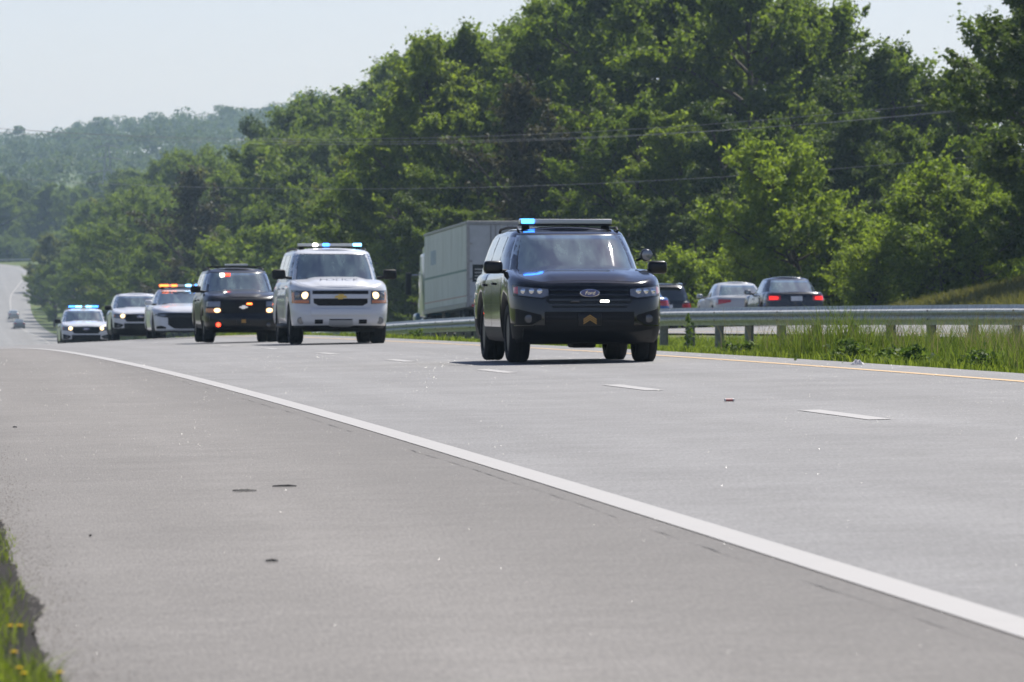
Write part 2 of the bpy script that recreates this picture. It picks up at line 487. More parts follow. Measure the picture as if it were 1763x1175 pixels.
def make_tree(seed, H, R, base, nleaf, size, limbs=16, style='oak', stems=1):
    """returns (trunk mesh arrays, crown mesh arrays) of one tree standing on z = 0"""
    rng = np.random.RandomState(seed)
    segs = []; cl = []                                   # cl: cluster centre, radius, outward
    for st in range(stems):
        ang0 = rng.rand() * 6.28
        leanx, leany = (rng.randn(2) * 0.02 * H) if stems == 1 else (0.22 * H * cos(ang0 + st * 2.4), 0.22 * H * sin(ang0 + st * 2.4))
        hs = H * (0.93 if stems == 1 else rng.uniform(0.72, 0.95))
        tz = np.linspace(0, hs, 9); u = tz / hs
        wob = np.cumsum(rng.randn(9, 2) * 0.012 * H, axis=0) * u[:, None]
        TP = np.stack([leanx * u ** 1.3 + wob[:, 0], leany * u ** 1.3 + wob[:, 1], tz], axis=1)
        r0 = 0.021 * H / sqrt(stems)
        segs.append((np.vstack([TP[:1] - [0, 0, 0.5], TP]), np.concatenate([[r0 * 1.5], r0 * (1 - u) ** 0.8 + 0.02])))
        for i in range(limbs):
            t = base + (1 - base) * ((i + rng.rand() * 0.8) / limbs)
            p0 = np.array([np.interp(t, u, TP[:, k]) for k in range(3)])
            q = (t - base) / (1 - base)
            if style == 'oak': prof_r = 0.55 + 0.75 * sin(pi * min(1, q * 0.85 + 0.12)) - 0.55 * q
            elif style == 'poplar': prof_r = 0.55 + 0.55 * sin(pi * (q * 0.8 + 0.15)) - 0.45 * q
            elif style == 'cone': prof_r = 1.15 * (1 - q) + 0.15
            else: prof_r = 0.6 + 0.6 * sin(pi * (q * 0.75 + 0.2)) - 0.4 * q
            ln = R * max(0.18, prof_r) * rng.uniform(0.7, 1.15)
            az = i * 2.399 + rng.randn() * 0.5 + st; ln *= (1.0 + 0.28 * sin(az * 2 + seed) * (0.4 + rng.rand() * 0.6))
            el = (0.15 + 0.75 * q if style != 'poplar' else 0.55 + 0.6 * q) + rng.randn() * 0.12
            dr = np.array([cos(az) * cos(el), sin(az) * cos(el), sin(el)])
            k = 6; s = np.linspace(0, 1, k)
            bend = rng.randn(3) * 0.12
            LP = p0 + dr * ln * s[:, None] + np.outer(s ** 2, bend * ln) + np.outer(s ** 2, [0, 0, -0.05 * ln if style == 'oak' else 0.08 * ln])
            lr = max(0.02, r0 * 0.42 * (1 - 0.5 * q))
            segs.append((LP, lr * (1 - s) ** 0.7 + 0.012))
            nsub = max(4, int(5 + ln * 1.7))
            for j in range(nsub):
                ss = 0.25 + 0.75 * (j + rng.rand()) / nsub
                b0 = np.array([np.interp(ss, s, LP[:, k2]) for k2 in range(3)])
                d2 = dr + rng.randn(3) * 0.75; d2[2] += 0.22; d2 /= np.linalg.norm(d2)
                l2 = (0.16 + 0.3 * rng.rand()) * ln * (1.15 - 0.5 * ss) + 0.25
                e = b0 + d2 * l2
                segs.append((np.stack([b0, (b0 + e) / 2 + rng.randn(3) * 0.04 * l2, e]), np.array([lr * 0.35 * (1.1 - ss) + 0.01, lr * 0.2 + 0.006, 0.006])))
                cr = (0.35 + 0.75 * rng.rand() ** 1.5) * (0.05 * R * 2 + 0.25)
                cl.append((e, cr, d2)); cl.append(((b0 + e) / 2 + rng.randn(3) * 0.2, cr * 0.75, d2))
    cc = np.array([c[0] for c in cl]); crr = np.array([c[1] for c in cl]); cdd = np.array([c[2] for c in cl])
    cen = np.array([cc[:, 0].mean(), cc[:, 1].mean(), H * (base + 0.35 * (1 - base))])
    pr = crr ** 2; pr /= pr.sum()
    idx = rng.choice(len(cc), nleaf, p=pr)
    g = rng.randn(nleaf, 3); g /= np.linalg.norm(g, axis=1)[:, None]
    rad = rng.rand(nleaf) ** 0.6 * (1 + 0.35 * (rng.rand(nleaf) < 0.15))
    P = cc[idx] + g * (rad * crr[idx])[:, None] * np.array([0.8, 0.8, 0.5]) + cdd[idx] * (rng.randn(nleaf) * 0.62 * crr[idx])[:, None]
    P[:, 2] -= 0.12 * np.abs(rng.randn(nleaf)) * crr[idx]
    P[:, 2] = np.maximum(P[:, 2], 0.15)
    out = (cc[idx] - cen); out /= np.linalg.norm(out, axis=1)[:, None] + 1e-9
    out = out * 0.5 + g * 0.5
    tv, tf = tubes_np(segs, 5)
    lv, lf = leaves_np(P, rng, size, out)
    return (tv, tf), (lv, lf)

TREES = {}
def proto(key, label_kind, *a, leaf='leaf_oak', **k):
    (tv, tf), (lv, lf) = make_tree(*a, **k)
    tm = mesh_np(key + '_trunk', tv, tf, M['bark'], smooth=True)
    cm = mesh_np(key + '_crown', lv, lf, M[leaf])
    TREES[key] = (tm, cm, a[1])
#      key        kind            seed  H    R   base  leaves size
proto('oak_a', '', 11, 20.0, 6.0, 0.14, 62000, 0.23, limbs=24, leaf='leaf_oak')
proto('oak_b', '', 12, 20.0, 5.6, 0.12, 60000, 0.23, limbs=25, leaf='leaf_oak')
proto('poplar_a', '', 13, 22.0, 5.2, 0.10, 60000, 0.23, limbs=32, style='poplar', leaf='leaf_poplar')
proto('poplar_b', '', 14, 22.0, 5.4, 0.12, 60000, 0.23, limbs=31, style='poplar', leaf='leaf_poplar')
proto('deep_a', '', 15, 18.0, 4.6, 0.08, 50000, 0.22, limbs=26, leaf='leaf_deep')
proto('young_a', '', 16, 7.0, 2.5, 0.08, 26000, 0.15, limbs=18, style='sap', stems=2, leaf='leaf_young')
proto('young_b', '', 17, 6.5, 2.6, 0.06, 26000, 0.15, limbs=18, style='sap', stems=3, leaf='leaf_young')
proto('olive_a', '', 18, 14.0, 3.8, 0.10, 34000, 0.24, limbs=24, style='poplar', leaf='leaf_olive')
proto('bronze_a', '', 19, 15.0, 3.4, 0.16, 14000, 0.22, limbs=26, style='poplar', leaf='leaf_bronze')
proto('bush_a', '', 20, 4.0, 2.2, 0.03, 16000, 0.16, limbs=14, style='sap', stems=3, leaf='leaf_oak')

KIND = {'oak': ('oak_tree', 'tree'), 'poplar': ('poplar_tree', 'tree'), 'deep': ('broadleaf_tree', 'tree'), 'young': ('young_tree', 'tree'),
        'olive': ('olive_green_tree', 'tree'), 'bronze': ('bronze_leaved_tree', 'tree'), 'bush': ('bush', 'bush')}
def plant(key, X, D, h, label, group=None, wide=1.0, rz=None, sink=0.15, rng=random.Random(5), leaf=None, dz=0.0):
    tm, cm, H0 = TREES[key]
    nm, cat = KIND[key.split('_')[0]]
    s = h / H0
    r = empty(nm, (X, D, float(height(X, D)) - sink + dz), rng.uniform(0, 6.28) if rz is None else rz)
    r.scale = (s * wide, s * wide, s)
    a = link(bpy.data.objects.new('trunk', tm), r)
    b = link(bpy.data.objects.new('crown', cm), r)
    if leaf:
        b.material_slots[0].link = 'OBJECT'; b.material_slots[0].material = M[leaf]
    tag(r, label, cat, group)
    return r


def hillside_wood():
    """the wood on the far ridge, one mass of crowns"""
    rng = np.random.RandomState(44); C = []; O = []
    for D0 in list(np.arange(1420, 2700, 85.0)) + [2740, 2775, 2810, 2845, 2880]:
        x = -60.0
        while x < 300:
            D = D0 + rng.uniform(-25, 25); z = float(height(x, D)); h = rng.uniform(9, 19) + 5 * sin(x * .09 + D0 * .02) * sin(x * .031 + 1.3); R = rng.uniform(4.0, 8.5)
            n = 330; m = 16
            bl = rng.randn(m, 3); bl /= np.linalg.norm(bl, axis=1)[:, None]; bl[:, 2] = np.abs(bl[:, 2]) * 0.9 - 0.15
            bc = bl * np.array([R * 0.75, R * 0.75, h * 0.36]); br = rng.uniform(0.25, 0.45, m) * R
            k = rng.randint(0, m, n); g = rng.randn(n, 3); g /= np.linalg.norm(g, axis=1)[:, None]
            C.append(bc[k] + g * br[k][:, None] * np.array([1, 1, .7]) + np.array([x, D, z + h * 0.58])); O.append(g)
            x += rng.uniform(7, 12) * (0.75 if D0 > 2700 else 1)
    C = np.concatenate(C); O = np.concatenate(O)
    v, f = leaves_np(C, rng, 1.15, O)
    o = link(bpy.data.objects.new('hillside_wood', mesh_np('hillside_wood', v, f, M['leaf_deep']))); o["kind"] = 'stuff'
    tag(o, 'hazy blue-green wood covering the distant ridge under the sky', 'wood')
hillside_wood()

PLANTED = {
 'edge': {
  'deep_a': [(38.0,190,13.0,1.1),(38.0,184,7.3,1.3),(38.6,193,5.5,1.15)],
  'oak_b': [(47.3,232,15.2,1.1)],
 },
 'sap': {
  'young_a': [(34.0,216,7.7,1.0),(32.7,228,4.9,1.15),(36.9,213,5.2,1.0),(38.8,206,4.1,1.05)],
  'young_b': [(33.5,222,6.0,1.0),(35.8,219,5.5,1.05),(37.6,207,5.7,1.1),(32.4,236,4.3,1.1),(35.4,210,3.4,1.1)],
 },
 'main': {
  'poplar_a': [(29.1,335,20.3,1.0),(38.4,340,22.5,1.1),(48.3,305,19.1,1.0),(29.4,322,14.9,1.1)],
  'oak_a': [(32.6,345,21.1,0.9),(39.2,325,23.0,1.0),(43.7,300,20.8,1.0),(49.9,290,15.5,0.9),(43.2,345,23.4,1.0),(28.3,338,15.9,0.95),(36.9,292,13.5,1.0),(40.6,268,11.0,0.95)],
  'poplar_b': [(34.2,335,21.2,1.0),(42.8,312,21.8,1.1),(37.8,282,12.4,1.15)],
  'oak_b': [(37.5,350,22.4,0.9),(40.1,310,22.4,1.0),(46.7,305,20.2,0.95),(53.2,285,15.1,1.0),(31.4,318,13.3,1.0),(36.2,308,13.8,1.0),(45.5,256,10.1,1.0),(29.1,306,8.9,1.2)],
  'deep_a': [(48.4,292,16.2,1.0),(52.2,292,14.4,1.0),(47.2,335,22.4,1.0),(41.7,360,23.1,1.0),(39.6,276,12.4,1.05),(42.8,264,11.1,1.0),(44.5,262,9.5,1.0),(48.1,258,11.3,1.0),(27.2,308,9.6,1.1),(31.1,304,8.5,1.2),(33.3,298,8.8,1.2),(34.8,290,8.4,1.2),(35.7,278,7.9,1.2),(36.0,265,6.8,1.2),(37.2,258,7.2,1.2),(38.4,252,6.7,1.2),(40.2,248,6.2,1.2),(42.5,246,6.2,1.2),(44.3,242,6.3,1.2)],
 },
 'bronze': {
  'bronze_a': [(31.8,303,15.0,1.1),(33.0,300,12.1,1.15),(24.8,535,19.6,1.2)],
 },
 'belt': {
  'oak_a': [(30.4,352,13.2,0.91),(29.2,380.1,12.3,1.07),(28.7,433.2,11.1,1.13),(30.4,456.6,13.6,0.92),(29.0,484.2,15.3,0.99),(28.9,493.5,13.4,1.02),(27.0,512.3,13.5,0.97),(27.6,571.5,14.3,1.14),(26.3,580.0,16.5,1.02),(25.2,628.2,15.0,0.95),(26.2,645.9,15.0,1.16),(25.2,663.5,13.7,0.97),(33.3,497.6,19.2,1.18),(32.4,563.3,21.4,1.09),(31.9,652.3,21.4,1.19),(29.5,668.7,20.9,1.03),(44.3,418.0,26.3,1.11),(42.3,523.9,28.6,1.18),(41.1,574.2,27.1,1.01),(40.4,587.7,28.9,0.92),(39.3,684.7,26.7,0.95)],
  'poplar_b': [(29.4,362.4,10.7,0.96),(30.3,369.6,12.9,1.03),(30.5,407.0,13.6,1.09),(26.4,528.8,13.4,0.98),(26.4,552.5,15.6,1.01),(28.5,561.8,12.6,1.19),(45.7,395,26.2,0.92),(42.5,479.8,28.8,0.92)],
  'olive_a': [(30.6,387.1,13.6,0.91),(26.5,503.3,12.6,1.08),(27.0,537.4,11.4,0.95),(27.4,621.0,14.7,0.93),(27.1,635.0,14.3,1.11),(24.4,655.8,14.5,1.01),(26.4,673.9,11.9,1.15),(23.7,684.0,13.8,1.12),(25.4,695.2,14.0,1.11),(35.2,424.5,19.8,1.19),(33.6,529.1,21.8,1.03),(31.5,679.6,22.8,1.1)],
  'oak_b': [(29.4,397.7,13.1,1.07),(29.9,415.4,14.0,1.09),(28.9,475.3,13.3,1.18),(28.1,587.6,14.8,1.0),(24.7,594.6,15.8,1.18),(25.5,612.0,14.9,0.93),(36.1,389.2,19.4,0.95),(36.2,402.7,20.6,1.01),(36.7,448.2,22.2,1.15),(35.1,512.6,23.1,0.92),(33.9,546.0,23.2,1.18),(31.9,577.5,19.8,0.98),(30.8,636.9,22.1,1.15),(43.4,433.2,26.6,1.04),(41.8,539.2,26.7,1.0),(41.5,615.5,29.1,1.17),(38.6,647.3,27.0,1.08),(38.1,696.3,24.9,1.07)],
  'deep_a': [(29.7,424.4,10.9,1.08),(30.7,448.3,14.9,0.95),(29.0,520.8,15.0,1.02),(26.4,544.9,14.9,1.15),(24.7,604.1,15.5,0.94),(36.0,372,20.2,0.97),(35.5,413.8,21.0,1.03),(35.6,464.6,17.7,0.94),(31.3,608.0,19.9,0.93),(31.8,624.2,20.0,1.19),(29.8,692.1,22.3,0.96),(41.9,466.1,27.8,1.19),(40.8,631.7,28.6,1.06),(41.0,658.7,29.0,0.94)],
  'young_a': [(28.6,440.3,12.6,1.12),(29.7,465.9,11.5,1.11)],
  'poplar_a': [(36.9,435.8,22.6,0.93),(34.9,481.5,19.1,0.98),(34.2,593.6,23.0,1.12),(43.8,406.5,25.6,1.09),(45.4,449.1,27.6,1.19),(43.8,490.9,29.4,0.94),(42.7,507.1,29.2,0.97),(43.0,551.9,28.1,1.15),(43.0,563.2,27.4,0.98),(41.3,602.8,29.4,1.03),(39.0,672.5,27.3,1.02)],
 },
 'valley': {
  'olive_a': [(24.0,706.3,11.5,1.19),(22.9,724.7,15.2,1.0),(23.4,784.4,14.9,1.03),(23.5,824.3,11.6,1.2),(22.9,862.5,12.0,0.95),(22.4,902.8,13.3,1.15),(20.1,919.8,13.9,1.13),(22.3,1003.6,9.6,0.95),(22.4,1023.2,9.4,1.1),(26.8,1122.8,5.6,1.18),(28.4,940.9,19.3,0.94),(30.9,1082.7,16.2,1.17)],
  'oak_b': [(25.1,744.3,12.6,1.04),(21.0,937.8,9.6,1.17),(25.3,1165.7,8.4,0.96),(28.2,840.1,19.7,1.1),(26.5,904.9,19.8,0.91),(28.9,1004.1,18.2,0.93),(29.3,1059.6,17.6,1.05),(31.1,1131.5,15.7,0.97),(38.3,710.0,24.6,0.94),(37.0,794.3,27.6,0.98),(35.3,896.7,24.2,1.19),(36.7,967.8,23.3,0.9),(37.4,996.9,23.2,1.19),(38.1,1048.6,22.6,0.93),(-4.4,1299.9,16.6,1.22),(31.9,1279.6,16.1,1.25),(9.5,1333.6,17.7,1.08),(13.1,1386.8,14.6,1.07)],
  'oak_a': [(24.1,765.7,15.5,0.94),(21.0,805.5,10.4,1.02),(22.0,839.5,13.5,0.94),(19.6,882.8,10.7,1.09),(25.6,1183.6,2.9,1.09),(28.8,704.4,21.0,1.19),(29.0,736.0,17.7,0.97),(28.8,761.9,21.1,1.05),(28.9,788.1,21.6,1.15),(28.7,813.4,20.1,0.99),(28.7,874.2,20.5,1.12),(37.0,736.1,25.4,1.0),(38.8,764.8,25.5,1.12),(36.8,932.9,25.0,1.03),(13.6,1275.2,18.7,1.24),(25.6,1287.1,15.1,1.04),(42.0,1286.1,18.1,1.09),(-3.4,1341.6,19.3,1.12),(5.9,1322.8,15.7,1.02),(17.8,1370.5,19.1,1.06),(31.7,1342.4,16.8,1.1),(35.4,1331.2,17.0,1.14),(39.1,1331.2,14.5,1.07)],
  'poplar_b': [(20.8,956.2,10.9,1.03),(21.1,980.1,10.7,1.05),(22.1,1043.3,6.9,0.92),(25.0,1082.4,8.9,1.19),(23.6,1103.2,9.5,1.06),(36.5,859.8,26.2,0.93)],
  'deep_a': [(21.2,1060.0,11.9,1.07),(25.2,1146.5,7.0,0.94),(28.4,1027.9,16.3,1.15),(31.0,1107.3,15.9,0.98),(35.1,1023.8,23.8,1.19),(36.8,1083.7,23.0,1.18),(41.2,1178.6,21.7,0.9),(6.3,1285.5,15.4,1.06),(10.1,1275.9,18.0,1.1),(20.4,1297.2,16.7,1.22),(38.8,1286.7,15.5,1.25),(22.1,1353.3,15.4,1.23),(24.1,1377.0,18.3,1.2),(42.0,1325.9,14.5,1.24),(45.7,1332.1,16.2,1.17)],
  'poplar_a': [(27.2,972.0,18.0,1.15),(32.8,1164.6,14.1,1.04),(36.6,829.0,27.0,0.94),(39.2,1116.7,22.5,1.06),(41.8,1146.6,22.1,1.06),(-0.9,1286.9,19.5,1.1),(2.3,1291.2,17.4,1.17),(18.2,1282.8,17.4,1.07),(27.8,1284.8,17.6,1.18),(35.3,1298.3,16.3,1.13),(45.6,1298.9,17.6,1.19),(0.4,1346.1,17.9,1.18),(3.5,1353.2,15.5,1.19),(29.0,1371.7,16.2,1.08)],
 },
 'bush': {
  'young_b': [(31.1,238,3.9,1.31),(28.9,309.3,4.3,1.04),(27.6,402.9,4.0,1.16),(28.0,412.9,3.4,1.06),(27.3,447.5,3.8,1.36),(27.1,458.0,3.2,1.34),(25.2,489.2,4.1,1.27),(25.1,519.0,3.3,1.01),(24.0,555.9,3.0,1.29),(23.7,568.6,3.9,1.33),(24.3,587.5,4.3,1.03),(23.1,615.8,2.9,1.15),(23.2,623.2,4.3,1.27)],
  'bush_a': [(30.2,246.1,3.1,1.3),(30.0,253.5,2.9,1.11),(29.6,265.8,3.2,1.4),(29.5,275.4,3.7,1.4),(29.8,282.1,4.1,1.37),(29.4,288.4,2.5,1.24),(29.0,300.2,3.1,1.35),(29.3,319.5,2.5,1.14),(29.8,325.8,3.6,1.26),(28.1,333.2,3.2,1.15),(28.0,343.5,4.0,1.22),(27.9,350.0,3.7,1.06),(28.6,359.7,3.8,1.16),(27.9,367.7,3.0,1.23),(27.9,376.2,3.7,1.16),(28.6,385.0,4.2,1.17),(27.5,396.8,3.3,1.07),(27.2,420.9,2.6,1.2),(27.7,432.5,3.0,1.33),(27.5,438.8,2.5,1.37),(25.8,469.8,2.5,1.38),(25.9,476.9,2.9,1.29),(25.4,499.9,3.6,1.22),(25.2,510.3,3.0,1.1),(25.1,529.3,3.3,1.25),(25.4,541.1,3.2,1.03),(24.5,549.6,3.4,1.26),(24.9,562.4,3.7,1.31),(25.0,575.9,3.0,1.32),(24.3,596.0,3.0,1.25),(23.6,608.3,3.4,1.37),(22.6,635.4,2.6,1.21)],
 },
}
WHERE = {
 'main': ('in the tall wood right behind the trailer and the opposite lanes', 'tall wood behind the opposite lanes'),
 'belt': ('in the long tree belt running downhill beside the opposite lanes', 'tree belt beside the descending road'),
 'valley': ('in the hazy valley wood beside the far bend of the road', 'valley wood beside the far bend'),
}
LOOK = {'oak_a': 'broad round-crowned green oak', 'oak_b': 'broad round-crowned green oak', 'poplar_a': 'slender light green poplar', 'poplar_b': 'slender light green poplar',
        'deep_a': 'dark green broadleaf tree', 'olive_a': 'olive green upright tree', 'young_a': 'low pale green young tree', 'young_b': 'low pale green young tree'}
SAPLINGS = {
 'young_a': ['tallest sunlit yellow-green young tree, rising behind the dark sedan', 'sunlit young tree standing behind the silver sedan', 'slim sunlit young tree between the tallest young tree and the bank', 'sunlit young tree at the upper end of the grassy bank'],
 'young_b': ['bushy sunlit young tree between the silver and the dark sedan', 'bushy sunlit young tree just beyond the tail of the dark sedan', 'broad sunlit yellow-green young tree rising behind the grassy bank', 'low bushy young tree beside the mirror of the lead SUV', 'low bushy young tree at the foot of the grassy bank']}
def plant_all():
    rng = random.Random(21)
    for zone, kinds in PLANTED.items():
        for key, rows in kinds.items():
            for i, (x, d, h, w) in enumerate(rows):
                grp = None
                if zone in WHERE:
                    lab = LOOK[key] + ' ' + WHERE[zone][0]; grp = LOOK[key].split(' ')[-1] + 's: ' + WHERE[zone][1]
                    if zone == 'main' and 'deep' in key:
                        lab = 'dark green broadleaf tree ' + WHERE['main'][0]
                elif zone == 'bush': lab, grp = 'low leafy bush at the foot of the roadside tree belt', 'bushes at the foot of the tree belt'
                elif zone == 'bronze':
                    lab = 'thin bronze-brown leaved tree among green trees ' + ('above the trailer' if d < 400 else 'in the belt above the dark wagon'); grp = 'bronze-leaved trees'
                elif zone == 'sap':
                    lab = SAPLINGS[key][i]; grp = 'sunlit young trees behind the sedans'
                else:
                    lab = 'green oak standing behind the dense trees on the bank' if key == 'oak_b' else ['tall dense tree standing at the top of the grassy bank', 'dense dark tree under the tall one on the bank', 'low dense tree whose boughs reach down to the bank'][i]
                plant(key, x, d, h, lab, grp, w, rng=rng)
plant_all()

# ------------------------------------------------------------------ guardrails
W_PROF = [(-0.02, 0.0), (0.0, 0.006), (0.03, 0.012), (0.055, 0.045), (0.075, 0.078), (0.11, 0.083), (0.13, 0.06), (0.148, 0.02), (0.155, 0.008), (0.162, 0.02), (0.18, 0.06), (0.20, 0.083), (0.235, 0.078), (0.255, 0.045), (0.28, 0.012), (0.31, 0.006), (0.33, 0.0)]
def guardrail(name, path, label, post_step=1.905, top=0.70, posts=True, sect=3.81, rise=None):
    """path: list of (x, y) along the rail, its face turned to the left of the direction of travel"""
    P = [Vector((x, y, 0)) for x, y in path]
    acc = [0.0]
    for a, b in zip(P, P[1:]): acc.append(acc[-1] + (b - a).length)
    def pt(s):
        x = np.interp(s, acc, [p.x for p in P]); y = np.interp(s, acc, [p.y for p in P])
        return Vector((float(x), float(y), float(prof(y)) + float(np.interp(y, *rise)) - top if rise else float(height(x, y))))
    root = empty(name, pt(0))
    o = root.location.copy(); tot = acc[-1]
    def frame(s):
        d = pt(min(tot, s + 0.5)) - pt(max(0, s - 0.5)); d.z = 0; d.normalize()
        return pt(s), Vector((-d.y, d.x, 0))
    s = 0.0; k = 0
    while s < tot - 0.5:
        e = min(s + sect + 0.12, tot); nn = 5; out = []; inn = []
        for i in range(nn):
            q = s + (e - s) * i / (nn - 1); c, nl = frame(q)
            lift = 0.004 * (k % 2)
            out.append([c - o + nl * (0.10 + w + lift) + Vector((0, 0, top - 0.31 + z)) for z, w in W_PROF])
            inn.append([c - o + nl * (0.096 + w + lift) + Vector((0, 0, top - 0.31 + z)) for z, w in W_PROF])
        MB().slab(out, inn).build('rail_beam', M['steel'], root, angle=50)
        # bolt heads and the splice lap
        mb = MB()
        for q in (s + 0.06,):
            c, nl = frame(q)
            for zz in (top - 0.23, top - 0.08):
                mb.ell(c - o + nl * 0.19 + Vector((0, 0, zz)), (0.018, 0.018, 0.018), u=6, w=4)
        if posts: mb.build('bolt', M['post_steel'], root)
        s += sect; k += 1
    s = 0.4
    while posts and s < tot:
        c, nl = frame(s); c = c - o
        d = Vector((nl.y, -nl.x, 0)); mb = MB()
        def bar(a0, a1, b0, b1, z0, z1):
            v = [c + nl * a + d * b + Vector((0, 0, z)) for a in (a0, a1) for b in (b0, b1) for z in (z0, z1)]
            mb.add(v, [(0, 1, 3, 2), (4, 6, 7, 5), (0, 4, 5, 1), (2, 3, 7, 6), (0, 2, 6, 4), (1, 5, 7, 3)])
        bar(-0.10, -0.092, -0.05, 0.05, -0.4, top + 0.02); bar(0.045, 0.053, -0.05, 0.05, -0.4, top + 0.02); bar(-0.0915, 0.0445, -0.004, 0.004, -0.4, top + 0.02)
        po = mb.build('post', M['post_steel'], root, smooth=False)
        mb2 = MB(); v = [c + nl * a + d * b + Vector((0, 0, z)) for a in (0.054, 0.10) for b in (-0.06, 0.06) for z in (top - 0.30, top)]
        mb2.add(v, [(0, 1, 3, 2), (4, 6, 7, 5), (0, 4, 5, 1), (2, 3, 7, 6), (0, 2, 6, 4), (1, 5, 7, 3)]).build('spacer_block', M['post_steel'], po, smooth=False)
        s += post_step
    tag(root, label, 'guardrail')
    return root
def LX(L, D): return (float(L - sway(D)), D)
gr = [LX(20.4, 86), LX(19.7, 90), LX(18.9, 94.0), LX(17.7, 100), LX(16.6, 106), LX(15.7, 112), LX(14.9, 120), LX(14.5, 131), LX(14.5, 145), LX(14.7, 162), LX(15.0, 180), LX(15.2, 205)]
gr = [(x, y) for x, y in gr]
guardrail('guardrail', gr, 'weathered steel guardrail curving through the grassy median behind the lead vehicle', top=0.72, rise=([80, 86, 94, 111, 131, 162, 194, 210], [.78, .80, .84, .80, .68, .55, .36, .3]))
far_top = [(float(-40 + i * 9), 1252.0 - 0.003 * (i * 9 - 60) ** 2 * 0.1) for i in range(8)]
guardrail('guardrail', far_top, 'pale guardrail along the far bend of the road below the valley wood', posts=False, top=0.8, sect=8)
far_side = [LX(34.6, 735 - i * 10) for i in range(8)][::-1]
guardrail('guardrail', far_side, 'short guardrail beside the descending lanes by the rearmost patrol vehicle', posts=False, top=0.8, sect=8)

# ------------------------------------------------------------------ grass
def blades(name, places, hts, wid, mat, seed, lean=0.35, bend=0.35):
    """one mesh of bent tapering blades; places (n,3), hts (n,), wid (n,)"""
    rng = np.random.RandomState(seed); n = len(places)
    az = rng.rand(n) * 2 * pi; th = rng.rand(n) * 2 * pi
    d = np.stack([np.cos(az), np.sin(az), np.zeros(n)], 1); w = np.stack([np.cos(th), np.sin(th), np.zeros(n)], 1) * wid[:, None] * 0.5
    ln = np.abs(rng.randn(n)) * lean
    up = np.array([0, 0, 1.0])
    p1 = places + (d * (ln * 0.35)[:, None] + up) * (hts * 0.5)[:, None]
    p2 = places + (d * (ln * 0.9 + bend * rng.rand(n))[:, None] + up * 0.96) * hts[:, None]
    V = np.stack([places - w, places + w, p1 + w * 0.75, p1 - w * 0.75, p2 + w * 0.12, p2 - w * 0.12], 1).reshape(-1, 3)
    b = np.arange(n)[:, None] * 6
    F = np.concatenate([b + [0, 1, 2, 3], b + [3, 2, 4, 5]], 1).reshape(-1, 4)
    me = mesh_np(name, V, F, mat)
    o = link(bpy.data.objects.new(name, me)); o["kind"] = 'stuff'
    return o
def vnoise(x, y, s, seed):
    rng = np.random.RandomState(seed); T = rng.rand(64, 64)
    x = x / s; y = y / s; i = np.floor(x).astype(int); j = np.floor(y).astype(int); a = x - i; b = y - j
    a = a * a * (3 - 2 * a); b = b * b * (3 - 2 * b)
    g = lambda p, q: T[p % 64, q % 64]
    return g(i, j) * (1 - a) * (1 - b) + g(i + 1, j) * a * (1 - b) + g(i, j + 1) * (1 - a) * b + g(i + 1, j + 1) * a * b
def field(n, l0, l1, d0, d1, seed, power=1.0):
    rng = np.random.RandomState(seed)
    L = l0 + (l1 - l0) * rng.rand(n); D = d0 + (d1 - d0) * rng.rand(n) ** power
    X = L - sway(D); Z = height(X, D)
    return np.stack([X, D, Z], 1), L, D, rng
# short median turf
P, L, D, rg = field(130000, 11.62, 19.1, 52, 235, 1, 1.35)
nz = vnoise(L, D, 1.7, 2)
blades('median_grass', P, (0.03 + 0.09 * rg.rand(len(P))) * (0.4 + 1.2 * nz), 0.010 + 0.00012 * D, M['blade'], 3)
tag(bpy.data.objects['median_grass'], 'short sunlit green grass of the median below the guardrail', 'grass')
# tall tufted grass in front of the rail
P, L, D, rg = field(75000, 11.9, 16.8, 54, 95, 5)
tuft = vnoise(L, D, 0.9, 6) * 0.75 + vnoise(L, D, 3.0, 7) * 0.45 - 0.22 * np.clip((12.6 - L) / 0.7, 0, 1) - 0.55 * np.clip((D - 76) / 10, 0, 1) - 0.25 * np.clip((L - 15) / 1.5, 0, 1)
k = tuft > 0.50
blades('tall_grass', P[k], (0.24 + 0.42 * rg.rand(k.sum())) * (0.45 + 1.5 * (tuft[k] - 0.50)), np.full(k.sum(), 0.013), M['blade_tall'], 8, lean=0.22, bend=0.22)
tag(bpy.data.objects['tall_grass'], 'tall unmown green grass tufts in front of the guardrail posts', 'grass')
k2 = k & (rg.rand(len(P)) < 0.07)
blades('dry_grass_stalks', P[k2], 0.45 + 0.4 * rg.rand(k2.sum()), np.full(k2.sum(), 0.007), M['straw'], 9, lean=0.2, bend=0.25)
tag(bpy.data.objects['dry_grass_stalks'], 'thin straw coloured seed stalks among the tall median grass', 'grass')
# bank and far verge
P, L, D, rg = field(70000, 32.0, 45, 120, 260, 10)
L = L + (opp(D) - OPP0); X = L - sway(D); P = np.stack([X, D, height(X, D)], 1)
blades('bank_grass', P, 0.15 + 0.3 * rg.rand(len(P)), np.full(len(P), 0.035), M['blade_dry'], 11)
tag(bpy.data.objects['bank_grass'], 'dry yellow-green grass on the bank below the dark tree', 'grass')
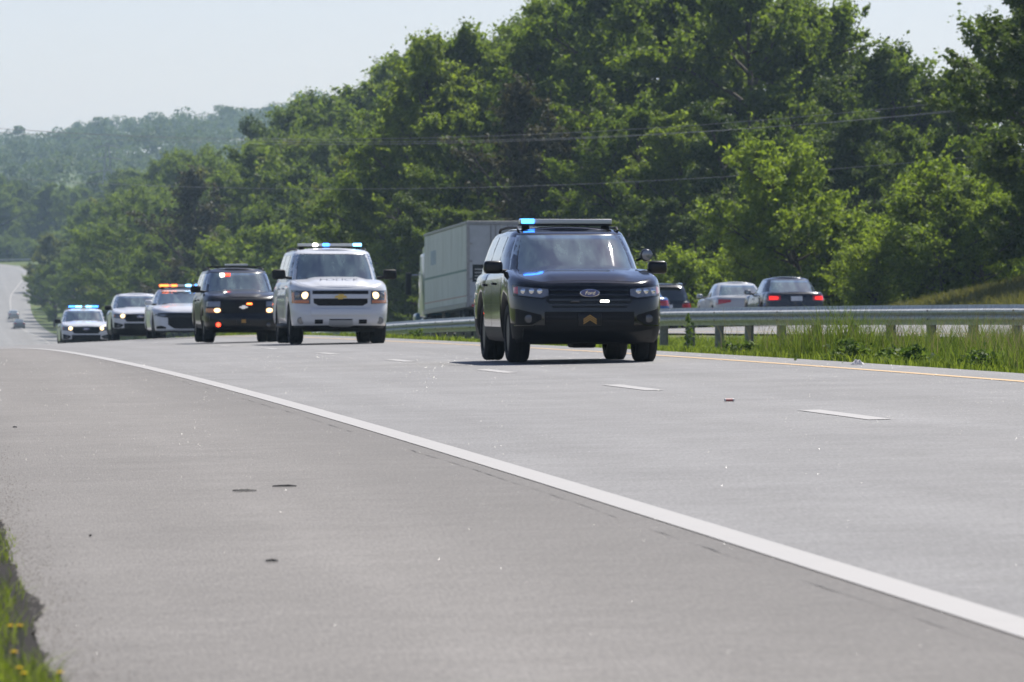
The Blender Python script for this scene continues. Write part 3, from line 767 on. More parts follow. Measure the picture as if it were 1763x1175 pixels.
# near verge at the photographer's feet
P, L, D, rg = field(80000, -0.55, 0.42, 13.5, 38, 12, 1.2)
edge = 0.17 + 0.17 * vnoise(D, D * 0 + 3, 0.9, 13)
k = L < edge + 0.05 * rg.randn(len(L))
hh = np.clip((30 - D[k]) / 12, 0.3, 1) * (0.03 + 0.08 * rg.rand(k.sum())) * (0.5 + 1.0 * vnoise(L[k], D[k], 0.5, 14))
blades('verge_grass', P[k], hh, 0.0028 + 0.0035 * rg.rand(k.sum()), M['blade'], 15, lean=0.5, bend=0.5)
tag(bpy.data.objects['verge_grass'], 'green roadside grass at the crumbled pavement edge by yellow flowers', 'grass')
k3 = k & (rg.rand(len(L)) < 0.03)
blades('dry_verge_stalks', P[k3], 0.06 + 0.09 * rg.rand(k3.sum()), np.full(k3.sum(), 0.003), M['straw'], 16, lean=0.5, bend=0.4)
tag(bpy.data.objects['dry_verge_stalks'], 'dry straw stalks standing in the near roadside verge', 'grass')

# ------------------------------------------------------------------ vehicle materials
def car_paint(name, col, rough=0.3, dust=0.06, coat=0.7, spec=0.35):
    n = Nodes(name); co = n.coord()
    q = n.noise(2.2, 5, 0.6, co); fine = n.noise(30, 3, 0.6, co)
    g = n.math('MULTIPLY', n.ramp(q.outputs[0], [(0.4, (0, 0, 0)), (0.75, (1, 1, 1))]), dust)
    n.base(n.mix(g, col, (0.3, 0.27, 0.23))); n.set(rough=rough, coat=coat, coatr=0.04, spec=0.25 if max(col) < 0.03 else 0.35)
    n.l(n.ramp(fine.outputs[0], [(0.3, (rough * 0.9,) * 3), (0.7, (rough * 1.15,) * 3)]), n.b.inputs['Roughness'])
    return n.mat
M['paint_black'] = car_paint('black_paint', (0.004, 0.004, 0.005), 0.15, 0.02, 0.85)
M['paint_blackb'] = car_paint('worn_black_paint', (0.006, 0.006, 0.007), 0.3, 0.04, 0.5)
M['paint_white'] = car_paint('white_paint', (0.62, 0.63, 0.65), 0.3, 0.05)
M['paint_silver'] = car_paint('silver_paint', (0.42, 0.43, 0.44), 0.3, 0.04)
M['paint_navy'] = car_paint('dark_navy_paint', (0.012, 0.014, 0.022), 0.25, 0.04)
M['paint_blue'] = car_paint('blue_paint', (0.02, 0.09, 0.30), 0.25, 0.03)
M['paint_grey'] = car_paint('grey_paint', (0.16, 0.17, 0.18), 0.3, 0.04)
M['plastic'] = simple('black_plastic', (0.009, 0.009, 0.010), 0.6, var=0.2, scale=30, spec=0.25)
M['gloss_black'] = simple('gloss_black_plastic', (0.006, 0.006, 0.007), 0.3, coat=0.15, spec=0.3)
M['tyre'] = simple('tyre_rubber', (0.014, 0.014, 0.015), 0.85, var=0.3, scale=12, spec=0.3)
M['rim'] = simple('alloy_rim', (0.35, 0.35, 0.36), 0.35, metal=0.8, var=0.15)
M['rim_black'] = simple('black_steel_rim', (0.02, 0.02, 0.022), 0.45, var=0.2)
M['chrome'] = simple('chrome', (0.75, 0.75, 0.76), 0.12, metal=1.0)
M['gold'] = simple('gold_trim', (0.62, 0.43, 0.12), 0.35, metal=0.6)
M['brown_gold'] = simple('gold_chevron_print', (0.42, 0.23, 0.05), 0.6)
M['lens'] = simple('clear_lamp_lens', (0.20, 0.21, 0.23), 0.12, metal=0.35, coat=1.0, var=0.25, scale=18)
M['lens_dark'] = simple('smoked_lamp_lens', (0.05, 0.052, 0.056), 0.1, coat=1.0, var=0.3, scale=18)
M['amber'] = simple('amber_lens', (0.55, 0.16, 0.03), 0.2, coat=1.0)
M['red_lens'] = simple('red_lamp_lens', (0.45, 0.012, 0.012), 0.15, coat=1.0)
M['bar_lens'] = simple('frosted_bar_lens', (0.62, 0.62, 0.58), 0.25, coat=0.6)
M['plate'] = simple('plate_white', (0.6, 0.62, 0.65), 0.5, var=0.15, scale=14)
M['ford_blue'] = simple('emblem_blue', (0.015, 0.04, 0.20), 0.25, coat=1.0)
M['police_blue'] = simple('hood_lettering_blue', (0.58, 0.605, 0.645), 0.4)
def glass_mat(name, col, ior=2.4, painted_sheen=(0.16, 0.225, 0.20)):
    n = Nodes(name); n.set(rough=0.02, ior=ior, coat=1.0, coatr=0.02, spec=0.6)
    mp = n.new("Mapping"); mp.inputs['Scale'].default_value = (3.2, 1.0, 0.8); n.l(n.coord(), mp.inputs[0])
    d = n.noise(1.5, 5, 0.6, mp.outputs[0])                          # bright mottled reflection painted into the base colour
    n.base(n.ramp(d.outputs[0], [(0.36, col), (0.72, painted_sheen)]))
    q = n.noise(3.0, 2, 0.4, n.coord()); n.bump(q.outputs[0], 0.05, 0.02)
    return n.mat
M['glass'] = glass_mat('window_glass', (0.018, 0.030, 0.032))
M['glass_side'] = glass_mat('tinted_side_glass', (0.010, 0.014, 0.014), 1.6, (0.02, 0.024, 0.024))
M['e_blue'] = emitter('lit_blue_lamp', (0.04, 0.22, 1.0), 6.0)
M['e_cyan'] = emitter('lit_pale_blue_lamp', (0.18, 0.55, 1.0), 5.0)
M['e_red'] = emitter('lit_red_lamp', (1.0, 0.05, 0.02), 4.5)
M['e_orange'] = emitter('lit_orange_lamp', (1.0, 0.16, 0.03), 4.5)
M['e_white'] = emitter('lit_white_lamp', (1.0, 0.97, 0.86), 9.0)
M['e_head'] = emitter('lit_headlamp', (1.0, 0.70, 0.34), 2.2)
M['e_tail'] = emitter('lit_tail_lamp', (1.0, 0.03, 0.02), 0.9)

# ------------------------------------------------------------------ vehicle shells
def ip(x, pts): return float(np.interp(x, [p[0] for p in pts], [p[1] for p in pts]))
class Shell:
    """a closed lofted body: rings in plan stacked from the sill to the top line; y forward"""
    def __init__(s, W, F, R, ycf, ycr, zb, zt, qf=3.2, pf=3.0, qr=5.0, pr=4.0, arches=(), rw=0.43, sill=0.3, crown=0.03):
        s.W, s.F, s.R, s.ycf, s.ycr, s.zbl, s.ztl = W, F, R, ycf, ycr, zb, zt
        s.qf, s.pf, s.qr, s.pr, s.arches, s.rw, s.crown = qf, pf, qr, pr, arches, rw, crown
    def zb(s, y):
        z = ip(y, s.zbl)
        for ya, za in s.arches:
            if abs(y - ya) < s.rw: z = max(z, za + sqrt(s.rw ** 2 - (y - ya) ** 2))
        return z
    def zt(s, y): return ip(y, s.ztl)
    def z(s, y, t): a = s.zb(y); return a + (s.zt(y) - a) * t
    def yf(s, x, t):
        W = ip(t, s.W); u = min(1.0, abs(x) / W); return s.ycf + (ip(t, s.F) - s.ycf) * max(0.0, 1 - u ** s.qf) ** (1 / s.pf)
    def yr(s, x, t):
        W = ip(t, s.W); u = min(1.0, abs(x) / W); return s.ycr - (s.ycr - ip(t, s.R)) * max(0.0, 1 - u ** s.qr) ** (1 / s.pr)
    def xs(s, y, t):
        W = ip(t, s.W)
        if y > s.ycf:
            u = min(1.0, (y - s.ycf) / (ip(t, s.F) - s.ycf)); return W * max(0.0, 1 - u ** s.pf) ** (1 / s.qf)
        if y < s.ycr:
            u = min(1.0, (s.ycr - y) / (s.ycr - ip(t, s.R))); return W * max(0.0, 1 - u ** s.pr) ** (1 / s.qr)
        return W
    def tz(s, y, z): a = s.zb(y); return min(1.0, max(0.0, (z - a) / (s.zt(y) - a)))
    def front(s, x, z):
        y = ip(0.5, s.F)
        for _ in range(8): t = s.tz(y, z); y = s.yf(x, t)
        return y
    def rear(s, x, z):
        y = ip(0.5, s.R)
        for _ in range(8): t = s.tz(y, z); y = s.yr(x, t)
        return y
    def side(s, y, z): return s.xs(y, s.tz(y, z))
    def mesh(s, ts, nf=12, nr=9, side_ys=None, mats=0, low=None, lowt=0.0):
        ys = side_ys if side_ys is not None else list(np.linspace(s.ycf, s.ycr, 14)[1:-1])
        mb = MB(); rings = []
        for t in ts:
            W, F, R = ip(t, s.W), ip(t, s.F), ip(t, s.R); half = []
            for i in range(nf + 1):
                th = pi / 2 * i / nf
                half.append((W * sin(th) ** (2 / s.qf), s.ycf + (F - s.ycf) * cos(th) ** (2 / s.pf) if i < nf else s.ycf))
            half += [(W, y) for y in ys]
            for i in range(nr + 1):
                th = pi / 2 * (1 - i / nr)
                half.append((W * sin(th) ** (2 / s.qr), s.ycr - (s.ycr - R) * (cos(th) ** (2 / s.pr) if i > 0 else 0)))
            rings.append([(x, y, s.z(y, t)) for x, y in half])
        n = len(rings[0])
        for k in (1, -1):
            G = [[(x * k, y, z) for x, y, z in r] for r in rings]
            for i in range(len(G) - 1):
                mb.grid([G[i], G[i + 1]], 1 if ts[i + 1] <= lowt + 1e-6 else 0)
        top = rings[-1]; cols = [-1, -0.9, -0.7, -0.45, -0.2, 0, 0.2, 0.45, 0.7, 0.9, 1]
        wm = max(p[0] for p in top)
        mb.grid([[(x * c, y, z + s.crown * (1 - abs(c) ** 2.2) * min(1, x / wm)) for c in cols] for x, y, z in top])
        return mb

def lin(a, b, n): return [a + (b - a) * i / (n - 1) for i in range(n)]
def fz(v, x): return v if isinstance(v, (int, float)) else ip(x, v)
def front_patch(sh, x0, x1, zlo, zhi, off=0.006, thick=0.05, n=8, m=4, rear=False, sx=1, mb=None):
    """a panel that follows the nose (or tail); bounds in x and z"""
    sg = -1 if rear else 1; fn = sh.rear if rear else sh.front; P = []; Q = []
    for x in lin(x0, x1, n):
        a, b = fz(zlo, x), fz(zhi, x); r = []; q = []
        for z in lin(a, b, m):
            y = fn(x, z); r.append((x * sx, y + sg * off, z)); q.append((x * sx, y + sg * (off - thick), z))
        P.append(r); Q.append(q)
    mb = mb or MB(); return mb.slab(P, Q)
def side_patch(sh, y0, y1, zlo, zhi, off=0.004, thick=0.03, n=8, m=4, sx=1, mb=None):
    P = []; Q = []
    for y in lin(y0, y1, n):
        a, b = fz(zlo, y), fz(zhi, y); r = []; q = []
        for z in lin(a, b, m):
            x = sh.side(y, z); r.append((sx * (x + off), y, z)); q.append((sx * (x + off - thick), y, z))
        P.append(r); Q.append(q)
    mb = mb or MB(); return mb.slab(P, Q)
def pane(sh, u0, u1, t0, t1, off=0.004, thick=0.02, n=14, m=6, rear=False, mb=None):
    """a pane across the front (or back) of a cabin: u is a share of its width at each height"""
    sg = -1 if rear else 1; P = []; Q = []
    for u in lin(u0, u1, n):
        r = []; q = []
        for t in lin(t0, t1, m):
            x = u * ip(t, sh.W); y = sh.yr(x, t) if rear else sh.yf(x, t); z = sh.z(y, t)
            r.append((x, y + sg * off, z + off * 0.5)); q.append((x, y + sg * (off - thick), z - thick * 0.3))
        P.append(r); Q.append(q)
    mb = mb or MB(); return mb.slab(P, Q)
def side_pane(sh, lo, hi, t0, t1, off=0.004, thick=0.015, n=6, m=4, sx=1):
    """a side window: lo=(rear y, front y) at its sill, hi at its head"""
    P = []; Q = []
    for a in lin(0, 1, n):
        r = []; q = []
        for b in lin(0, 1, m):
            t = t0 + (t1 - t0) * b; ya = lo[0] + (hi[0] - lo[0]) * b; yb = lo[1] + (hi[1] - lo[1]) * b
            y = ya + (yb - ya) * a; x = sh.xs(y, t); z = sh.z(y, t)
            r.append((sx * (x + off), y, z)); q.append((sx * (x + off - thick), y, z))
        P.append(r); Q.append(q)
    return MB().slab(P, Q)

WHEELS = {}
def wheel_meshes(r, w, rim):
    key = (r, w, rim)
    if key in WHEELS: return WHEELS[key]
    ri = r * 0.66
    ty = MB(); ty.lathe([(ri, -w * 0.46), (ri + 0.02, -w * 0.5), (r - 0.04, -w * 0.5), (r - 0.012, -w * 0.43), (r, -w * 0.33), (r, -w * 0.12), (r - 0.008, -w * 0.11), (r - 0.008, -w * 0.07), (r, -w * 0.06), (r, w * 0.06), (r - 0.008, w * 0.07), (r - 0.008, w * 0.11),
                         (r, w * 0.12), (r, w * 0.33), (r - 0.012, w * 0.43), (r - 0.04, w * 0.5), (ri + 0.02, w * 0.5), (ri, w * 0.46)], (0, 0, 0), 'x', 32, close=True)
    rm = MB(); rm.lathe([(ri * 0.99, w * 0.42), (ri * 0.9, w * 0.40), (ri * 0.86, w * 0.22), (0.12, w * 0.20), (0.09, w * 0.30), (0.03, w * 0.34)], (0, 0, 0), 'x', 24)
    for k in range(5):
        a = 2 * pi * k / 5
        d = Vector((0, cos(a), sin(a))); e = Vector((0, -sin(a), cos(a)))
        v = []
        for rr, hw, x in ((0.06, 0.05, w * 0.33), (ri * 0.92, 0.032, w * 0.41)):
            for sx in (-1, 1):
                v += [d * rr + e * hw * sx + Vector((x, 0, 0)), d * rr + e * hw * sx + Vector((x - 0.06, 0, 0))]
        rm.add(v, [(0, 2, 6, 4), (1, 5, 7, 3), (0, 4, 5, 1), (2, 3, 7, 6), (0, 1, 3, 2), (4, 6, 7, 5)])
    WHEELS[key] = (ty.mesh('tyre', M['tyre']), rm.mesh('rim', M[rim]))
    return WHEELS[key]
def add_wheel(root, x, y, r, w, rim='rim', spin=0.0, steer=0.0):
    ty, rm = wheel_meshes(r, w, rim)
    o = empty('wheel', (x, y, r), 0, root)
    o.rotation_euler = (0, 0, (0 if x > 0 else pi) + steer)
    a = link(bpy.data.objects.new('tyre', ty), o); b = link(bpy.data.objects.new('rim', rm), o)
    b.rotation_euler = (spin, 0, 0)
    return o

def mirror(root, sx, x, y, z, mat, w=0.25, h=0.17, d=0.16):
    mb = MB(); mb.rbox(min(x * sx, (x + w) * sx), max(x * sx, (x + w) * sx), y - d / 2, y + d / 2, z - h / 2, z + h / 2, 0.05, seg=3)
    o = mb.build('mirror', M[mat], root, angle=60)
    a = MB().tube([((x - 0.13) * sx, y - 0.02, z - h * 0.38), ((x + 0.05) * sx, y, z - h * 0.3)], 0.028, 8); a.build('mirror_arm', M['plastic'], o)
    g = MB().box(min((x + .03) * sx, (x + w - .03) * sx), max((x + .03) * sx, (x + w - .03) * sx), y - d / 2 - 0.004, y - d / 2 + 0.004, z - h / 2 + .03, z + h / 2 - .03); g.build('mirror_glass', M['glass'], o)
    return o

def text_mesh(name, body, size, mat, parent, loc, rot, extrude=0.002, shear=0.0, sx=1.0):
    c = bpy.data.curves.new(name, 'FONT'); c.body = body; c.size = size; c.extrude = extrude; c.align_x = 'CENTER'; c.align_y = 'CENTER'; c.shear = shear
    tmp = bpy.data.objects.new(name, c); COL.objects.link(tmp)
    dg = bpy.context.evaluated_depsgraph_get(); me = bpy.data.meshes.new_from_object(tmp.evaluated_get(dg))
    bpy.data.objects.remove(tmp); bpy.data.curves.remove(c)
    me.materials.clear(); me.materials.append(M[mat])
    o = link(bpy.data.objects.new(name, me), parent); o.location = loc; o.rotation_euler = rot; o.scale = (sx, 1, 1)
    return o

def light_bar(root, z, half, lit, mat_top='bar_lens', depth=0.28, y=0.0, h=0.085):
    """lit: list of (x0, x1, material) lamp modules along the bar, seen from the front"""
    bar = empty('light_bar', (0, y, z), 0, root)
    MB().rbox(-half, half, -depth / 2, depth / 2, 0.0, 0.018, 0.006).build('bar_base', M['plastic'], bar)
    MB().rbox(-half + 0.01, half - 0.01, -depth / 2 + 0.012, depth / 2 - 0.012, 0.019, h, 0.014, seg=3).build('bar_housing', M[mat_top], bar, angle=50)
    for sx in (-1, 1):
        MB().rbox(sx * half * 0.86 - 0.05, sx * half * 0.86 + 0.05, -0.05, 0.05, -0.06, -0.001, 0.01).build('bar_foot', M['plastic'], bar)
    for x0, x1, m in lit:
        MB().rbox(min(x0, x1), max(x0, x1), -depth / 2 - 0.004, depth / 2 + 0.006, 0.026, h + 0.004, 0.012, seg=2).build('lit_module', M[m], bar)
    return bar

def suv(spec):
    """a two-box or three-box car from a table of dimensions; returns root, lower shell, cabin shell"""
    g = spec
    root = empty(g['name'], g['loc'], g['rz'])
    root.rotation_euler = (g.get('pitch', 0.0), 0, g['rz'])
    W = g['W']; F = g['F']; R = g['R']
    sh = Shell(W=[(t, W * k) for t, k in g.get('wprof', [(0, .93), (.06, .965), (.18, .985), (.4, 1.0), (.62, .995), (.8, .975), (.9, .95), (.96, .925), (1, .885)])],
               F=[(t, F + k) for t, k in g.get('fprof', [(0, -.16), (.06, -.08), (.2, -.01), (.4, 0.0), (.6, -.015), (.78, -.04), (.9, -.085), (.96, -.13), (1, -.2)])],
               R=[(t, R + k) for t, k in g.get('rprof', [(0, .1), (.1, .03), (.3, 0.0), (.6, .02), (.9, .04), (1, .12)])],
               ycf=g.get('ycf', F - 0.95), ycr=g.get('ycr', R + 0.6), zb=g['zb'], zt=g['zt'], qf=g.get('qf', 3.4), pf=g.get('pf', 2.6), arches=[(g['fa'], g['wr']), (g['ra'], g['wr'])], rw=g['wr'] + 0.055, crown=g.get('crown', 0.03))
    ys = sorted(set(list(np.linspace(sh.ycf, sh.ycr, 16)[1:-1]) + [a + sh.rw * c for a in (g['fa'], g['ra']) for c in (-1.02, -0.999, -.97, -.9, -.75, -.5, -.25, 0, .25, .5, .75, .9, .97, .999, 1.02) if sh.ycr < a + sh.rw * c < sh.ycf]), reverse=True)
    ts = [0, .03, .06, .12, .18, .3, .42, .55, .68, .8, .87, .92, .96, .985, 1.0]
    mb = sh.mesh(ts, side_ys=ys, lowt=g.get('lowt', 0.0), nf=16)
    mb.build('body', [M[g['paint']], M['plastic']], root, angle=40)
    # underside and wheel wells
    MB().box(-W * 0.72, W * 0.72, R + 0.35, F - 0.42, g['wr'] * 0.62, 0.62).build('underbody', M['plastic'], root, smooth=False)
    zbelt = g['belt']
    cab = Shell(W=g['cw'], F=g['cf'], R=g['cr'], ycf=g['cyf'], ycr=g['cyr'], zb=[(-9, zbelt - 0.06), (9, zbelt - 0.06)] if 'beltl' not in g else g['beltl'], zt=g['roof'],
                qf=g.get('cqf', 4.2), pf=g.get('cpf', 2.3), qr=5, pr=3, crown=g.get('rcrown', 0.05))
    mb = cab.mesh([0, .1, .25, .45, .65, .8, .88, .93, .96, .985, 1.0], side_ys=list(np.linspace(cab.ycf, cab.ycr, 10)[1:-1]), nf=14)
    mb.build('roof', M[g['paint']], root, angle=50)
    pane(cab, -.955, .955, .02, .905, off=0.003, n=18, m=8).build('windshield_trim', M['gloss_black'], root)
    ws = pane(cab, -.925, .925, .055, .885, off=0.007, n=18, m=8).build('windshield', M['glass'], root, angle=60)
    for sx in (-1, 1):
        x = sx * 0.30 * W
        MB().tube([(x - 0.18 * W, cab.yf(x - 0.18 * W, .10) + 0.02, cab.z(0, .10) + 0.02), (x + 0.05 * W, cab.yf(x, .13) + 0.025, cab.z(0, .13) + 0.02), (x + 0.30 * W, cab.yf(x + .3 * W, .115) + 0.02, cab.z(0, .115) + 0.02)], 0.011, 6).build('wiper', M['plastic'], ws)
    for sx in (-1, 1):
        for lo, hi in g['swin']:
            side_pane(cab, lo, hi, .13, .85, sx=sx).build('side_window', M['glass_side'], root, angle=60)
        for y0, y1 in g['doors']:
            zlo = [(y, max(g['zb'][0][1] + 0.10, sh.zb(y) + 0.05)) for y in np.linspace(y0, y1, 13)]
            zhi = [(y, sh.zt(y) - 0.10) for y in (y0, y1)]
            d = side_patch(sh, y0, y1, zlo, zhi, off=0.008, n=13, m=6, sx=sx).build('door', M[g['paint']], root, angle=40)
            xh = sh.side(y0 + 0.18, zhi[0][1] - 0.06)
            MB().rbox(sx * (xh + 0.02) - 0.014, sx * (xh + 0.02) + 0.014, y0 + 0.07, y0 + 0.27, zhi[0][1] - 0.075, zhi[0][1] - 0.045, 0.008).build('handle', M[g.get('handle', 'plastic')], d)
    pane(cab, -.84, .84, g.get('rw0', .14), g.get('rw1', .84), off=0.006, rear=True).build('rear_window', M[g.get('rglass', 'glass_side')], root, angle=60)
    tw = g.get('tw', 0.25)
    for sx in (-1, 1):
        for k, y in enumerate((g['fa'], g['ra'])):
            add_wheel(root, sx * (W - tw / 2 - 0.035), y, g['wr'], tw, g.get('rim', 'rim'), spin=0.3 * k + sx)
    return root, sh, cab

def roof_rails(root, x, y0, y1, z, mat='plastic', r=0.018):
    for sx in (-1, 1):
        MB().tube([(sx * x, y0, z - 0.03), (sx * x, y0 - 0.12, z + 0.012), (sx * (x + .01), (y0 + y1) / 2, z + 0.03), (sx * x, y1 + 0.12, z + 0.012), (sx * x, y1, z - 0.03)], r, 8).build('roof_rail', M[mat], root)

def hood(root, sh, y0, y1, mat, ridge=.5, lift=0.02):
    """bonnet panel lying on the body's own top surface, with a raised centre"""
    P = []; Q = []; cols = lin(-1, 1, 21)
    wm = ip(1.0, sh.W)
    for y in lin(y0, y1, 12):
        w = sh.xs(y, 1.0); r = []; q = []
        for c in cols:
            x = c * (w - 0.035) if w > 0.05 else 0
            z = sh.zt(y) + sh.crown * (1 - abs(x / w) ** 2.2) * min(1, w / wm) + 0.005
            k = min(1.0, max(0.0, (ridge * wm - abs(x)) / 0.06)); z += lift * k * min(1, max(0, (y1 - y) * 5))
            r.append((x, y, z)); q.append((x, y, z - 0.03))
        P.append(r); Q.append(q)
    return MB().slab(P, Q).build('hood', mat, root, angle=50)

def explorer(name, loc, rz, paint, label, lead=False, pitch=0.0, lights=None, heads=False):
    lower = {'lowt': 0.30 if lead else 0.30}
    g = dict(name=name, loc=loc, rz=rz, pitch=pitch, paint=paint, W=1.0, F=2.5, R=-2.5, fa=1.57, ra=-1.29, wr=0.385, tw=0.27, rim='rim_black',
             zb=[(-2.5, .36), (-2.1, .30), (0, .27), (1.5, .27), (2.1, .26), (2.5, .27)],
             zt=[(-2.5, 1.08), (-2.2, 1.16), (.8, 1.195), (1.3, 1.21), (1.7, 1.165), (2.05, 1.105), (2.25, 1.06), (2.36, 1.03), (2.5, .98)], pf=4.6, qf=4.0, wprof=[(0, .93), (.06, .965), (.18, .985), (.4, 1.0), (.62, .998), (.8, .985), (.9, .968), (.96, .945), (1, .905)],
             fprof=[(0, -.14), (.06, -.07), (.2, -.01), (.4, 0.0), (.6, -.01), (.78, -.02), (.9, -.04), (.96, -.06), (1, -.10)],
             lowt=0.30, belt=1.18, cw=[(0, .93), (.5, .855), (.85, .765), (.93, .735), (.97, .70), (1, .655)],
             cf=[(0, 1.42), (.5, .93), (.85, .60), (.95, .46), (1, .28)], cr=[(0, -2.44), (.5, -2.40), (.85, -2.25), (1, -2.1)], cyf=.05, cyr=-1.7,
             roof=[(-2.4, 1.68), (-1.8, 1.72), (-.6, 1.755), (.3, 1.735), (1.5, 1.72)],
             swin=[((.12, 1.0), (.05, .50)), ((-.92, .03), (-.92, -.04)), ((-2.12, -1.02), (-2.02, -1.02))], doors=[(-1.0, .06), (.08, 1.12)], ycf=1.45)
    root, sh, cab = suv(g)
    pt = M[paint]
    hood(root, sh, 1.36, 2.34, pt, ridge=.60, lift=0.028)
    # grille with bars
    gm = M['gloss_black'] if lead else M['plastic']
    gr_ = front_patch(sh, -.56, .56, [(-.56, .80), (-.48, .71), (.48, .71), (.56, .80)], [(-.56, .97), (-.5, .995), (.5, .995), (.56, .97)], off=0.008, n=14, m=5).build('grille', gm, root)
    for i in range(4):
        z = .735 + i * 0.064
        front_patch(sh, -.52, .52, z, z + 0.026, off=0.028, thick=0.02, n=12, m=2).build('grille_bar', M['paint_black' if lead else 'gloss_black'], gr_)
    # headlamps
    for sx in (-1, 1):
        hl = front_patch(sh, .50, .95, [(.50, .855), (.62, .82), (.95, .86)], [(.50, .965), (.6, .985), (.95, 1.005)], off=0.014, n=10, m=5, sx=sx).build('headlight', M['gloss_black'], root)
        front_patch(sh, .53, .90, [(.53, .868), (.62, .84), (.9, .872)], [(.53, .95), (.9, .985)], off=0.022, n=9, m=4, sx=sx).build('lens', M['lens'], hl)
        if lead:
            for k in range(3):
                y = sh.front(.64 + k * .1, .925); MB().lathe([(.034, 0), (.036, .012), (.02, .02)], (sx * (.64 + k * .1), y + 0.02, .925), 'y', 12).build('lamp_reflector', M['chrome'], hl)
        front_patch(sh, .90, .945, [(.90, .89), (.945, .90)], [(.90, .985), (.945, .975)], off=0.024, n=3, m=3, sx=sx).build('side_marker', M['red_lens' if lead else 'amber'], hl)
        if heads:
            y = sh.front(.63, .92); MB().ell((sx * .63, y + 0.03, .92), (.085, .035, .075)).build('lit_bulb', M['e_head'], hl)
        # bumper corner pocket and fog lamp
        fg = front_patch(sh, .62, .93, [(.62, .56), (.74, .49), (.93, .49)], [(.62, .62), (.93, .70)], off=0.006, n=9, m=4, sx=sx).build('fog_pocket', M['plastic'], root)
        front_patch(sh, .60, .94, [(.60, .545), (.74, .475), (.94, .475)], [(.60, .56), (.74, .49), (.94, .49)], off=0.025, n=9, m=2, sx=sx).build('pocket_trim', pt, fg)
        y = sh.front(.78, .57); MB().lathe([(.05, 0), (.052, .015), (.03, .02)], (sx * .78, y + 0.008, .57), 'y', 14).build('fog_lamp', M['lens_dark'], fg)
        mirror(root, sx, .96, 1.02, 1.24, 'plastic' if not lead else 'gloss_black')
    # lower intake, chin and skid
    front_patch(sh, -.58, .58, [(-.58, .48), (.58, .48)], [(-.58, .66), (.58, .66)], off=0.007, n=12, m=3).build('lower_intake', M['plastic'], root)
    for zz in (.53, .585):
        front_patch(sh, -.55, .55, zz, zz + 0.02, off=0.02, thick=0.02, n=10, m=2).build('intake_bar', M['gloss_black'], root)
    front_patch(sh, -.84, .84, [(-.84, .30), (-.5, .27), (.5, .27), (.84, .30)], [(-.84, .44), (-.6, .40), (.6, .40), (.84, .44)], off=0.016, n=16, m=3).build('chin_panel', M['plastic'] if not lead else M['gloss_black'], root)
    # oval emblem
    ye = sh.front(0, .90) + 0.04
    em = MB(); em.lathe([(1, 0), (1.0, .012), (.9, .016)], (0, 0, 0), 'y', 28)
    em.v = [(x * .128, y + ye, z * .052 + .90) for x, y, z in em.v]
    eo = em.build('emblem', M['chrome'], root)
    e2 = MB(); e2.lathe([(1, 0), (.98, .006)], (0, 0, 0), 'y', 28); e2.v = [(x * .119, y + ye + .014, z * .046 + .90) for x, y, z in e2.v]
    e2.build('emblem_field', M['ford_blue'], eo)
    text_mesh('emblem_lettering', 'Ford', 0.068, 'chrome', eo, (0, ye + 0.024, .90), (pi / 2, 0, pi), extrude=0.001, shear=0.25)
    roof_rails(root, .66, .25, -1.95, 1.755)
    # tail lamps and rear plate
    for sx in (-1, 1):
        front_patch(sh, .66, .94, .86, 1.05, off=0.012, rear=True, sx=sx, n=6, m=3).build('tail_light', M['red_lens'], root)
    front_patch(sh, -.26, .26, .72, .86, off=0.012, rear=True, n=4, m=2).build('rear_plate', M['plate'], root)
    if lights: light_bar(root, 1.80, .62, lights, y=-.05)
    if lead:
        # sergeant chevrons on the front plate, two grille lamps, spotlight by the pillar
        yp = sh.front(0, .56) + 0.03
        pl = MB().rbox(-.15, .15, yp - .01, yp + .006, .485, .635, .005).build('front_plate', M['gloss_black'], root)
        for k in range(3):
            z0 = .522 + k * .026; t = .018
            v = [(-.085, z0 - .025), (0, z0 + .03), (.085, z0 - .025), (.085, z0 - .025 + t), (0, z0 + .03 + t), (-.085, z0 - .025 + t)]
            MB().add([(x, yp + .009, z) for x, z in v] + [(x, yp + .004, z) for x, z in v], [(0, 1, 4, 5), (1, 2, 3, 4), (11, 10, 7, 6), (10, 9, 8, 7), (0, 5, 11, 6), (2, 8, 9, 3), (0, 6, 7, 1), (1, 7, 8, 2), (5, 4, 10, 11), (4, 3, 9, 10)]).build('chevron', M['brown_gold'], pl, smooth=False)
        for x, m in ((-.19, 'e_white'), (.19, 'lens_dark')):
            yy = sh.front(x, .80) + .05
            lo_ = MB().rbox(x - .065, x + .065, yy - .03, yy, .775, .815, .006).build('grille_lamp', M['plastic'], root)
            MB().rbox(x - .055, x + .055, yy + .001, yy + .008, .782, .808, .003).build('grille_lamp_lens', M[m], lo_)
        sp = MB(); sp.ell((-.955, .90, 1.40), (.085, .10, .085), u=16, w=10); so = sp.build('spotlight', M['gloss_black'], root)
        MB().lathe([(.07, 0), (.07, .012), (.05, .016)], (-.955, .985, 1.40), 'y', 16).build('spotlight_lens', M['lens'], so)
        MB().tube([(-.82, .93, 1.33), (-.93, .90, 1.37)], .018, 6).build('spotlight_arm', M['plastic'], so)
        # exhaust and suspension bits under the nose
        MB().rbox(-.16, .14, 1.3, 1.9, .19, .30, .03).build('skid_plate', M['plastic'], root)
    tag(root, label, 'police car')
    return root, sh, cab

